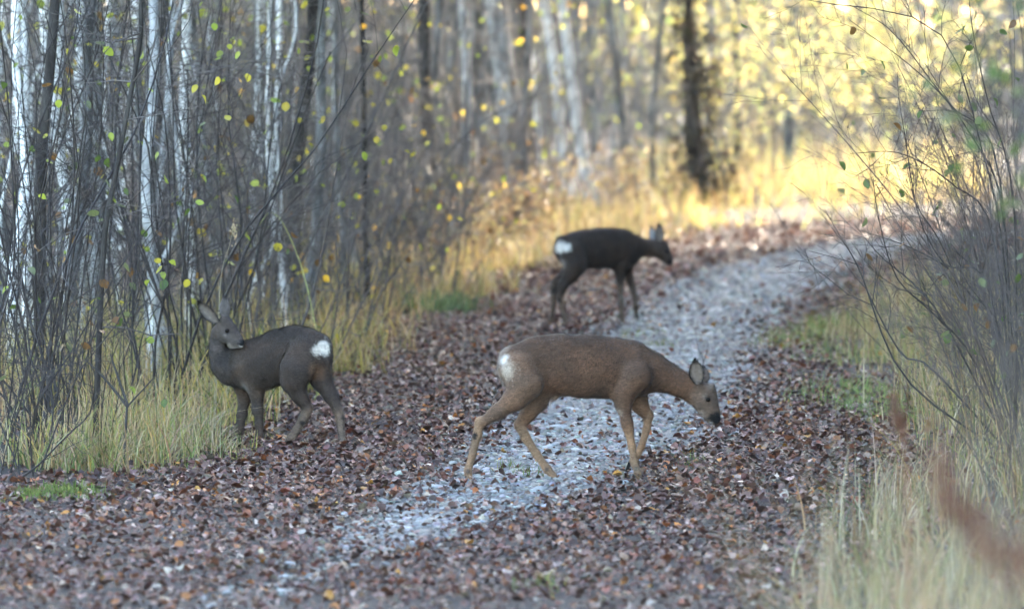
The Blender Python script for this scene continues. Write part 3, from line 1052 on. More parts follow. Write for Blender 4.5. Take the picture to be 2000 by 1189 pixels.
# dark spruce with dead lower branches
def dead_spruce():
    Y = 66.5
    o, root, le = traced_tree('spruce_tree', [(1346, 0), (1348, 150), (1358, 300), (1375, 440)], Y, (0.13, 0.05), 'bark_brown', 'dark spruce trunk with drooping dead lower branches right of the far deer', nlow=0, crown=False, ht=11)
    out, ends = [], []
    for k in range(120):
        z = 0.15 + 2.3 * rng.random() ** 1.7
        a = rng.random() * 6.28
        x0 = at(1346 + 29 * (1 - z / 2.3), 0, Y)[0] - root[0]
        L = rng.uniform(0.15, 0.42) * (1.25 - 0.42 * z)
        grow(out, ends, (x0, 0, z), (math.cos(a), math.sin(a), rng.uniform(-0.5, 0.1)), L, 0.006, 1, 2, dict(PTR, up=(0, -0.08, -0.05)))
    for k in range(150):
        z = 3.6 + 8 * rng.random()
        a = rng.random() * 6.28
        grow(out, ends, (at(1346, 0, Y)[0] - root[0], 0, z), (math.cos(a), math.sin(a), -0.1), max(0.3, 1.8 * (1 - z / 11.5)), 0.01, 1, 2, dict(PTR, up=(0, -0.03, -0.03)))
    mb = MB()
    tubes(mb, [(p, r) for l, p, r in out], 3, (0.1, 0.08, 0.065))
    tag(mb.obj('branches', M['twig'], o), kind='stuff')
    tag(leaf_cloud(ends, 2600, 0.08, [(0.07, 0.062, 0.042), (0.1, 0.08, 0.055), (0.13, 0.095, 0.06)], [3, 1, 1], 0.09, True).obj('crown', M['needle'], o), kind='stuff')


dead_spruce()

# the rest of the left wood
used = []
zone_lab = [
    ((-50, 250), 'trunk in the dense stand at the left edge'),
    ((250, 480), 'trunk above the left deer\'s head'),
    ((480, 700), 'trunk above the left deer\'s rump'),
    ((700, 880), 'trunk midway between the left and far deer'),
    ((880, 1060), 'blurred trunk left of the white birch pair'),
    ((1060, 1330), 'blurred trunk behind the far deer'),
    ((1330, 1600), 'blurred trunk in the sunlit wood beyond the bend'),
    ((1600, 2100), 'blurred trunk behind the right bush'),
]
ORD = ['leftmost', 'second from left', 'third from left', 'fourth from left', 'fifth from left', 'sixth from left', 'seventh from left', 'eighth from left', 'ninth from left', 'tenth from left', 'eleventh from left', 'twelfth from left', 'thirteenth from left', 'fourteenth from left', 'fifteenth from left', 'sixteenth from left', 'seventeenth from left', 'eighteenth from left']


def ordinal(objs, noun):
    """objs: [(px, object, base label)]: look-alikes of one zone are told apart by their order"""
    by = {}
    for px, o, l in objs:
        by.setdefault(l, []).append((px, o))
    for l, it in by.items():
        it.sort(key=lambda t: t[0])
        for i, (px, o) in enumerate(it):
            o['label'] = l if len(it) == 1 else l + ', ' + ('rightmost' if i == len(it) - 1 else ORD[min(i, 17)])


tries = 0
cnt = 0
wood = []
while cnt < 150 and tries < 6000:
    tries += 1
    Y = rng.uniform(35, 96)
    x = rng.uniform(-Y / 12 - 0.3, Y / 12 + 0.4)
    px = 1000 + x * F / Y
    edge = float(np.interp(Y, [35, 40, 46, 52, 58, 64, 70, 76, 84, 96], [-1.75, -1.35, -1.0, -0.4, 0.4, 1.2, 2.6, 3.6, 6, 8]))
    if x > edge:
        continue
    if 1030 < px < 1185 and Y < 76:
        continue
    if 1300 < px < 1420 and Y < 70:
        continue
    if px > 1330 and rng.random() < 0.3:
        continue
    if any((x - a) ** 2 + (Y - b) ** 2 < 0.42 ** 2 for a, b in used):
        continue
    used.append((x, Y))
    cnt += 1
    v = TV[int(rng.choice(6, p=[0.2, 0.12, 0.25, 0.06, 0.22, 0.15]))]
    if TV.index(v) in (1, 3) and Y < 56:
        v = TV[int(rng.choice([0, 2, 4, 5]))]
    bark = rng.choice(['bark_grey', 'bark_pale', 'bark_dark', 'bark_birch'], p=[0.38, 0.42, 0.05, 0.15])
    if px > 940 and bark in ('bark_birch', 'bark_pale'):
        bark = 'bark_grey'
    zl = [l for (a, b), l in zone_lab if a <= px < b]
    zl = zl[0] if zl else 'trunk cut by the left picture edge'
    k = TV.index(v)
    th = 'thick ' if k == 3 else 'thin ' if k in (2, 4) else 'slender '
    cn = {'bark_grey': 'grey ', 'bark_pale': 'pale ', 'bark_dark': 'dark ', 'bark_birch': 'white '}[bark]
    o = place_tree({'bark_birch': 'birch_tree'}.get(bark, 'alder_tree'), v, x, Y, rng.random() * 6.28, rng.uniform(0.85, 1.15), bark, 'x', 'trees of the wood left of the track', (rng.normal(0, 0.035), rng.normal(0, 0.035)))
    wood.append((px, o, th + cn + zl))
more = 0
while more < 30:
    Y = rng.uniform(33.5, 45)
    px = rng.uniform(-20, 560)
    x = gx(px, Y)
    if any((x - a) ** 2 + (Y - b) ** 2 < 0.2 ** 2 for a, b in used) or (px > 330 and Y < 36):
        continue
    used.append((x, Y))
    more += 1
    k = int(rng.choice([2, 4, 0]))
    bark = str(rng.choice(['bark_grey', 'bark_pale', 'bark_birch'], p=[0.2, 0.6, 0.2]))
    zl = [l for (a, b), l in zone_lab if a <= px < b][0]
    cn = {'bark_grey': 'thin grey ', 'bark_pale': 'thin pale ', 'bark_birch': 'thin white '}[bark]
    o = place_tree({'bark_birch': 'birch_tree'}.get(bark, 'alder_tree'), TV[k], x, Y, rng.random() * 6.28, rng.uniform(0.8, 1.0), bark, 'x', 'trees of the wood left of the track', (rng.normal(0, 0.04), rng.normal(0, 0.04)))
    wood.append((px, o, cn + 'near ' + zl if 'near' not in zl else cn + zl))
ordinal(wood, 'trunk')
ordinal(midsh, 'shrub')
ordinal(brb, 'bush')

# yellow saplings in the sun beyond the bend
PYS = dict(wob=0.18, up=(0.08, 0.05, 0.02), n=[(6, 9), (3, 5)], ang=(0.4, 1.0), ratio=0.45, rmin=0.0015)
YS = [shrub_meshes(shrub_variant(6, (2.2, 3.6), 0.3, 0.012, PYS, 0.15), (0.2, 0.17, 0.13), (0.22, 0.18, 0.13)) for _ in range(3)]
YF = [leaf_cloud(YS[k][2], 430, 0.064, [(0.56, 0.48, 0.2), (0.5, 0.48, 0.24), (0.55, 0.44, 0.25), (0.42, 0.44, 0.18)], [4, 3, 1.5, 1.5], 0.07, True).mesh('foliage', M['leaf']) for k in range(3)]
ysp = [(1500, 72, 0, 'yellow-leaved sapling in the sun left of the grey trunk at upper right'), (1600, 74, 1, 'bright yellow sapling in the sun right of the grey trunk at upper right'), (1420, 78, 2, 'golden sapling behind the dark spruce trunk'),
       (1700, 70, 2, 'glowing yellow sapling half hidden by the twigs of the right bush'), (1650, 82, 0, 'pale yellow sapling at the back of the sunlit clearing'), (1290, 76, 1, 'thinly leaved yellow sapling left of the dark spruce trunk'),
       (1540, 90, 2, 'far yellow sapling at the top of the picture right of centre'), (1780, 78, 1, 'yellow sapling behind the top of the right bush'), (1380, 92, 0, 'far pale sapling above the dark spruce'), (1870, 72, 0, 'yellow sapling almost hidden behind the right bush'),
       (1230, 86, 2, 'small golden sapling behind the grey leaning trunk'), (1740, 92, 0, 'furthest yellow sapling at upper right'), (1470, 66.5, 1, 'low yellow sapling at the grass edge beyond the bend')]
for i, (px, Y, v, lab) in enumerate(ysp):
    place_shrub('yellow_sapling', YS[v], gx(px, Y), Y, i * 1.3, (0.6 if Y < 68 else 1.0) * float(rng.uniform(0.85, 1.2)), lab, 'sapling', 'sunlit yellow saplings', foliage=YF[v])

# far wood that closes the view
def far_wood():
    mb = MB()
    n = 26000
    y = rng.uniform(100, 150, n)
    x = rng.uniform(-1, 1, n) * (y / 12 + 6)
    z = np.where(rng.random(n) < 0.6, 4 * rng.random(n), 12 * rng.random(n))
    P = np.stack([x, y, z], -1)
    T, Fc = QT, QTF
    cols = pick([(0.42, 0.36, 0.16), (0.22, 0.19, 0.14), (0.14, 0.125, 0.11), (0.28, 0.27, 0.14)], [1.0, 2.4, 3.4, 1.0], n, 0.25)  # grey-browns put the shade of trunks and twigs into the colour
    lw = (x < rng.normal(0.5, 1.5, n))
    cols[lw] = pick([(0.2, 0.17, 0.13), (0.26, 0.22, 0.16), (0.14, 0.13, 0.11)], [1, 1, 1], int(lw.sum()), 0.25)
    scatter(mb, T, Fc, P, rot_euler(rng.random(n) * 6.28, rng.uniform(0, 1.5, n), rng.normal(0, 0.7, n)), rng.uniform(0.15, 0.4, n), cols)
    L = []
    for k in range(260):
        yy = rng.uniform(98, 150)
        xx = rng.uniform(-1, 1) * (yy / 12 + 5)
        r = rng.uniform(0.03, 0.13)
        hh = rng.uniform(7, 13)
        L.append((np.array([[xx, yy, -0.1], [xx + rng.normal(0, 0.1), yy, hh * 0.4], [xx + rng.normal(0, 0.3), yy, hh * 0.75], [xx + rng.normal(0, 0.5), yy, hh]]), np.array([r, r * 0.8, r * 0.5, r * 0.1])))
    tubes(mb, L, 6, (0.2, 0.18, 0.17))
    L = []
    for k in range(5000):
        yy = rng.uniform(98, 150)
        p = np.array([rng.uniform(-1, 1) * (yy / 12 + 5), yy, 7 * rng.random()])
        d = nz([rng.normal(), rng.normal(), rng.normal(0.6, 0.5)])
        L.append((np.array([p, p + d * 0.5 + rng.normal(0, 0.05, 3), p + d * 1.0 + rng.normal(0, 0.1, 3)]), np.array([0.012, 0.009, 0.004])))
    tubes(mb, L, 3, (0.19, 0.16, 0.14))
    tag(mb.obj('far_wood', M['needle']), 'far-off blurred wood, its brown and yellow leaves greyed for shade, closing the view', 'wood', kind='stuff')


far_wood()

# unseen spruces added on the right side of the track to shade it
def shade_spruce(ht):
    out, ends = [], []
    mb = MB()
    tubes(mb, [(np.array([[0, 0, -0.1], [0.02, 0, ht * 0.3], [0, 0.03, ht * 0.7], [0, 0, ht]]), np.array([0.16, 0.12, 0.06, 0.01]))], 8)
    T, Fc = leaf_template(0.3, 0.5, 0.1, 0.6)
    P, R = [], []
    for k in range(210):
        z = 0.5 + (ht - 0.7) * rng.random()
        a = rng.random() * 6.28
        L = 0.25 + 1.75 * (1 - z / ht) ** 0.8
        grow(out, ends, (0, 0, z), (math.cos(a), math.sin(a), -0.12), L, 0.012, 1, 2, dict(PTR, up=(0, -0.04, -0.03), n=[(0, 0), (3, 5)]))
    mb2 = MB()
    tubes(mb2, [(p, r) for l, p, r in out], 3, (0.06, 0.045, 0.035))
    pts = [(p, 0) for l, q, r in out for p in q[1:]]
    mb3 = leaf_cloud(pts, 9000, 0.3, [(0.03, 0.05, 0.02), (0.045, 0.07, 0.03), (0.025, 0.04, 0.018)], [2, 1, 1], 0.1, True)
    return mb.mesh('trunk', M['bark_dark']), mb2.mesh('branches', M['twig']), mb3.mesh('crown', M['needle'])


SPV = [shade_spruce(12), shade_spruce(15)]
k = 0
for row, X0 in enumerate((6.6, 8.6, 10.8)):
    for Y in np.arange(24 + row, 70, 2.1):
        x = X0 + 0.06 * (Y - 24) + (0.8 if Y > 57 else 0) + rng.normal(0, 0.3)
        o = empty('spruce_tree', (x, Y + rng.normal(0, 0.3), 0), rng.random() * 6.28, rng.uniform(0.9, 1.15))
        tag(o, 'dark dense unseen spruce added right of the track to shade it', 'tree', 'unseen spruces added for shade')
        v = SPV[k % 2]
        k += 1
        for nm, m in zip(('trunk', 'branches', 'crown'), v):
            tag(link(nm, m, o), kind=None if nm == 'trunk' else 'stuff')

# ------------------------------------------------------------------ bush on the right
PRB = dict(wob=0.19, up=(0.02, 0.03, 0.02), n=[(8, 12), (4, 6)], ang=(0.35, 0.95), ratio=0.42, rmin=0.001)
RB = [shrub_meshes(shrub_variant(12, (1.2, 2.4), 0.5, 0.005, PRB, 0.25, lean=(-0.05, 0)), (0.07, 0.055, 0.05), (0.1, 0.08, 0.072)) for _ in range(3)]
for i, (px, Y, v, rz, s, lab) in enumerate((
        (2030, 28.5, 0, 0.0, 0.9, 'large bare bush arching over the right edge of the track'),
        (2060, 27.0, 1, 0.4, 1.0, 'leafy bush at the right edge of the picture'),
        (1990, 32.0, 2, -0.3, 0.8, 'fine-twigged bush behind the large arching bush on the right'),
        (2040, 31.0, 0, 0.6, 1.05, 'tall twiggy bush furthest right behind the arching bush'),
        (1870, 34.0, 1, 0.2, 0.5, 'low twiggy bush beside the short green grass on the right'),
        (2010, 36.0, 2, 0.9, 0.95, 'blurred bush in front of the sunlit clearing at right'),
        (1925, 30.2, 1, 1.2, 0.62, 'dense low thicket of fine twigs at the foot of the right bush'),
        (1990, 26.0, 2, 2.0, 0.7, 'soft grey twiggy bush in front of the large arching bush'),
        (2045, 33.5, 0, 2.6, 1.1, 'tall pale twiggy bush at the right edge in front of the clearing'),
        (1900, 38.5, 1, 0.8, 0.8, 'blurred low bush beside the bend of the track'),
        (2030, 23.5, 1, 0.2, 0.75, 'out-of-focus twiggy bush in front at the right edge'))):
    place_shrub('bare_shrub', RB[v], gx(px, Y), Y, rz, s, lab, 'shrub', 'bushes on the right verge', [('green', 7), ('dull', 9), ('brown', 5)] if i < 4 else [('dull', 4), ('brown', 4)], 0.05)


def arching_twigs():
    Y = 28.6
    o = empty('bare_shrub', (gx(1985, Y), Y, float(hgt(gx(1985, Y), Y))))
    tag(o, 'long arching twigs reaching left from the right bush, nearly in focus', 'shrub', 'bushes on the right verge')
    base = np.array(o.location)
    lines = [[(1985, 900), (1950, 640), (1880, 560), (1800, 440), (1765, 250), (1755, 190)], [(1985, 900), (1900, 700), (1820, 610), (1750, 540), (1715, 420), (1705, 345)], [(1985, 900), (1930, 560), (1850, 520), (1770, 480), (1680, 450)],
             [(1985, 900), (1820, 720), (1760, 690), (1690, 560), (1680, 520), (1580, 490)], [(1985, 900), (1770, 740), (1680, 530), (1640, 460), (1612, 410)], [(1985, 900), (1960, 420), (1900, 270), (1820, 160), (1740, 60), (1660, 10)],
             [(1985, 900), (1980, 400), (1930, 200), (1900, 60), (1890, -40)], [(1985, 900), (1960, 500), (1920, 300), (1830, 60), (1600, 5), (1560, 0)], [(1985, 900), (1900, 640), (1840, 480), (1790, 400), (1770, 320)],
             [(1985, 900), (1850, 640), (1790, 560), (1720, 500), (1670, 440)], [(1985, 900), (1940, 460), (1860, 360), (1760, 300), (1660, 300)], [(1985, 900), (1950, 330), (1860, 210), (1780, 130), (1660, 40)]]
    tw, ends = [], []
    for L in lines:
        dy = rng.normal(0, 0.35)
        P = np.array([at(px, py, Y + dy * i / len(L)) for i, (px, py) in enumerate(L)]) - base
        P = spline(P, 18)
        r = np.linspace(0.006, 0.0014, 18)
        mb = MB()
        tubes(mb, [(P, r)], 5, (0.035, 0.028, 0.026))
        mb.obj('stem', M['twig'], o)
        for k in range(9):
            i = int(rng.integers(5, 17))
            td = nz(P[i] - P[i - 1])
            grow(tw, ends, P[i], nz(td + 0.8 * nz(np.cross(td, rng.standard_normal(3)))), rng.uniform(0.12, 0.4), r[i] * 0.6, 1, 2, PRB)
        ends.append((P[-1], td))
    mb = MB()
    tubes(mb, [(p, r) for l, p, r in tw], 3, (0.035, 0.028, 0.026))
    tag(mb.obj('twigs', M['twig'], o), kind='stuff')
    for px, py, cn in ((1720, 118, 'green'), (1690, 140, 'dull'), (1640, 315, 'green'), (1690, 350, 'green'), (1760, 370, 'green'), (1805, 350, 'green'), (1695, 425, 'dull'), (1860, 320, 'green'), (1665, 55, 'brown'), (1745, 240, 'brown'), (1855, 330, 'dull'),
                       (1770, 475, 'brown'), (1690, 495, 'brown'), (1710, 540, 'brown'), (1885, 50, 'dull'), (1910, 20, 'dull'), (1895, 90, 'green'), (1960, 60, 'green'), (1940, 190, 'green'), (1900, 200, 'green'), (1870, 185, 'dull'), (1920, 230, 'dull'), (1880, 60, 'dull'), (1820, 420, 'dull'), (1980, 150, 'green'), (1985, 40, 'brown')):
        hang_leaf(o, at(px, py, Y + rng.normal(0, 0.25)) - base, 0.052, cn)


arching_twigs()


def overhang():
    Y = 16.0
    base = np.array([gx(2080, Y), Y, float(hgt(gx(2080, Y), Y))])
    o = empty('leafy_shrub', tuple(base))
    tag(o, 'dark leafy branches hanging out of focus in the top right corner', 'shrub')
    tw, ends = [], []
    for L in ([(2080, 1300), (2060, 600), (2010, 200), (1930, 60), (1870, 30)], [(2080, 1300), (2070, 500), (2020, 280), (1960, 190), (1900, 200)], [(2080, 1300), (2075, 400), (2030, 60), (1960, -40), (1890, -90)], [(2080, 1300), (2070, 650), (2030, 400), (1980, 330), (1940, 360)]):
        P = np.array([at(px, py, Y + rng.normal(0, 0.15)) for px, py in L]) - base
        P[0][2] = -0.02
        P = spline(P, 20)
        mb = MB()
        r = np.linspace(0.008, 0.0018, 20)
        tubes(mb, [(P, r)], 5, (0.07, 0.06, 0.055))
        mb.obj('stem', M['twig'], o)
        for k in range(10):
            i = int(rng.integers(9, 19))
            td = nz(P[i] - P[i - 1])
            grow(tw, ends, P[i], nz(td + 0.8 * nz(np.cross(td, rng.standard_normal(3)))), rng.uniform(0.1, 0.25), 0.002, 1, 2, PRB)
    mb = MB()
    tubes(mb, [(p, r) for l, p, r in tw], 3, (0.07, 0.06, 0.055))
    tag(mb.obj('twigs', M['twig'], o), kind='stuff')
    for k in range(95):
        hang_leaf(o, ends[int(rng.integers(len(ends)))][0] + rng.normal(0, 0.02, 3), rng.uniform(0.03, 0.05), str(rng.choice(['green', 'dull', 'brown'], p=[0.6, 0.33, 0.07])))


overhang()

# ------------------------------------------------------------------ single small plants
def seed_stalk(pix, Y, r, label, cols):
    P = np.array([at(px, py, Y) for px, py in pix])
    base = np.array([P[-1][0] + 0.02, Y, float(hgt(P[-1][0], Y))])
    P = np.vstack([P, [base]]) - base
    o = empty('dock_stalk', tuple(base))
    tag(o, label, 'plant')
    pts = spline(P[::-1], 24)
    mb = MB()
    tubes(mb, [(pts, np.linspace(0.004, 0.0015, 24))], 5, (0.2, 0.09, 0.05))
    mb.obj('stem', M['twig'], o)
    n = 1000
    t = 1 - 0.8 * rng.random(n)
    f = t * 23
    i = np.minimum(f.astype(int), 22)
    q = pts[i] + (pts[i + 1] - pts[i]) * (f - i)[:, None] + rng.normal(0, r, (n, 3)) * (0.5 + 0.5 * np.sin(f * 1.6)[:, None] ** 2)
    mb = MB()
    T, Fc = leaf_template(0.5, 0.4, 0.2, 0.9)
    scatter(mb, T, Fc, q, rot_euler(rng.random(n) * 6.28, rng.normal(0, 0.8, n), rng.normal(0, 0.8, n)), rng.uniform(0.005, 0.011, n), pick(cols, [2, 2, 1], n, 0.2))
    tag(mb.obj('seeds', M['litter'], o), kind='stuff')


DK = [(0.14, 0.056, 0.032), (0.19, 0.085, 0.048), (0.09, 0.038, 0.024)]
seed_stalk([(1835, 870), (1850, 965), (1905, 1030), (1955, 1100), (2010, 1200)], 10.0, 0.02, 'rust-brown seed stalk bending across the blurred right foreground', DK)
seed_stalk([(1745, 770), (1752, 830), (1768, 890)], 15.5, 0.005, 'small rust-brown seed stalk left of the large one on the right', DK)


def thin_plant(name, lines, Y, r, col, label, cat, tip=None):
    P0 = at(*lines[0][0], Y)
    base = np.array([P0[0], Y, float(hgt(P0[0], Y))])
    o = empty(name, tuple(base))
    tag(o, label, cat)
    for k, L in enumerate(lines):
        P = np.array([at(px, py, Y) for px, py in L]) - base
        if k == 0:
            P[0][2] = -0.01
        mb = MB()
        tubes(mb, [(spline(P, 14), np.linspace(r, r * 0.4, 14))], 4, col)
        mb.obj('stem', M['twig'], o)
    if tip:
        px, py, n = tip
        c = at(px, py, Y) - base
        mb = MB()
        T, Fc = leaf_template(0.5, 0.4, 0.2, 0.5)
        q = c + rng.normal(0, 1, (n, 3)) * np.array([0.008, 0.008, 0.026])
        scatter(mb, T, Fc, q, rot_euler(rng.random(n) * 6.28, rng.uniform(-1.5, -0.6, n), rng.normal(0, 0.5, n)), rng.uniform(0.008, 0.018, n), pick([(0.5, 0.4, 0.28), (0.42, 0.32, 0.2)], [1, 1], n, 0.15))
        tag(mb.obj('seed_head', M['grass'], o), kind='stuff')
    return o


thin_plant('dry_twig', [[(1374, 735), (1373, 705), (1364, 680), (1357, 640)], [(1373, 708), (1380, 690), (1383, 668)]], 34.0, 0.0026, (0.06, 0.05, 0.05), 'thin upright forked twig behind the ear of the near deer', 'twig')
thin_plant('grass_stalk', [[(420, 700), (430, 560), (448, 480), (458, 440)]], 31.5, 0.0018, (0.4, 0.33, 0.22), 'tall dry grass stalk with pale seed head above the left deer', 'grass stalk', (458, 450, 60))
thin_plant('reed_stalk', [[(640, 700), (600, 560), (560, 450), (530, 415), (505, 440)]], 34.5, 0.003, (0.45, 0.45, 0.16), 'arching yellow-green reed above the back of the left deer', 'grass stalk')
thin_plant('dry_twig', [[(1080, 865), (1110, 845), (1128, 828)]], 32.2, 0.003, (0.08, 0.07, 0.065), 'short dark twig lying on the gravel behind the near deer', 'twig')
thin_plant('forked_branch', [[(240, 850), (248, 800), (252, 790), (300, 738)], [(250, 795), (205, 740), (165, 700)], [(250, 793), (225, 720), (215, 690)]], 28.6, 0.007, (0.05, 0.045, 0.045), 'dark forked dead branch standing in the grass at lower left', 'branch')


def moss():
    n = 520
    x = gx(110, 26.9) + rng.normal(0, 0.13, n)
    y = 26.9 + rng.normal(0, 0.22, n)
    mb = MB()
    blades(mb, np.stack([x, y, hgt(x, y) + 0.03 * np.exp(-((x - gx(110, 26.9)) / 0.2) ** 2)], -1), rng.uniform(0.015, 0.04, n), np.full(n, 0.0035), rng.random(n) * 6.28, rng.uniform(0, 0.8, n), pick([(0.09, 0.13, 0.035), (0.13, 0.16, 0.05)], [1, 1], n, 0.2), 2)
    tag(mb.obj('moss', M['grass']), 'small mossy green patch among leaves at the lower left', 'moss', kind='stuff')


moss()

# ------------------------------------------------------------------ morning haze
def make_haze():
    x, y0, y1, z0, z1 = 70.0, -6.0, 175.0, -1.0, 18.5
    V = [(a, b, c) for a in (-x, x) for b in (y0, y1) for c in (z0, z1)]
    q = [[0, 1, 3, 2], [4, 6, 7, 5], [0, 4, 5, 1], [2, 3, 7, 6], [0, 2, 6, 4], [1, 5, 7, 3]]
    m, nt, out = new_mat('haze')
    v = node(nt, 'ShaderNodeVolumePrincipled')
    v.inputs['Density'].default_value = HAZE
    v.inputs['Anisotropy'].default_value = 0.35
    v.inputs['Color'].default_value = (0.92, 0.94, 1.0, 1)
    nt.links.new(v.outputs[0], out.inputs['Volume'])
    mb = MB()
    mb.add(V, np.array(q))
    tag(mb.obj('haze', m, smooth_=False), 'thin pale haze in the autumn wood', 'haze', kind='stuff')


HAZE = 0.00003
make_haze()

# ------------------------------------------------------------------ roe deer
def surface_nets(D, org, h):
    """zero level of the sampled distance field D as quads"""
    nx, ny, nz_ = D.shape
    neg = D < 0
    acc = np.zeros((nx - 1, ny - 1, nz_ - 1, 3), np.float32)
    cnt_ = np.zeros((nx - 1, ny - 1, nz_ - 1), np.float32)
    cor = [(i, j, k) for i in (0, 1) for j in (0, 1) for k in (0, 1)]

    def sl(c):
        return tuple(slice(o, o + n - 1) for o, n in zip(c, (nx, ny, nz_)))
    for a in cor:
        for ax in range(3):
            if a[ax] == 1:
                continue
            b = list(a)
            b[ax] = 1
            A, B = D[sl(a)], D[sl(tuple(b))]
            cr = (A < 0) != (B < 0)
            t = np.where(cr, A / np.where(cr, A - B, 1), 0)
            for d in range(3):
                acc[..., d] += np.where(cr, a[d] + (t if d == ax else 0), 0)
            cnt_ += cr
    act = cnt_ > 0
    idx = np.full(act.shape, -1, np.int64)
    idx[act] = np.arange(act.sum())
    ijk = np.argwhere(act)
    V = (acc[act] / cnt_[act][:, None] + ijk) * h + org
    quads = []
    for ax in range(3):
        o1, o2 = [(1, 2), (2, 0), (0, 1)][ax]
        s0 = [slice(None)] * 3
        s1 = [slice(None)] * 3
        s0[ax] = slice(0, -1)
        s1[ax] = slice(1, None)
        A, B = neg[tuple(s0)], neg[tuple(s1)]
        for sign in (True, False):
            e = np.argwhere((A != B) & (A == sign))
            e = e[(e[:, o1] > 0) & (e[:, o2] > 0) & (e[:, o1] < act.shape[o1]) & (e[:, o2] < act.shape[o2])]
            if not len(e):
                continue
            q = []
            for d1, d2 in ((-1, -1), (0, -1), (0, 0), (-1, 0)):
                c = e.copy()
                c[:, o1] += d1
                c[:, o2] += d2
                q.append(idx[c[:, 0], c[:, 1], c[:, 2]])
            q = np.stack(q, -1)
            if not sign:
                q = q[:, ::-1]
            quads.append(q)
    Q = np.concatenate(quads)
    return V, Q[(Q >= 0).all(1)]


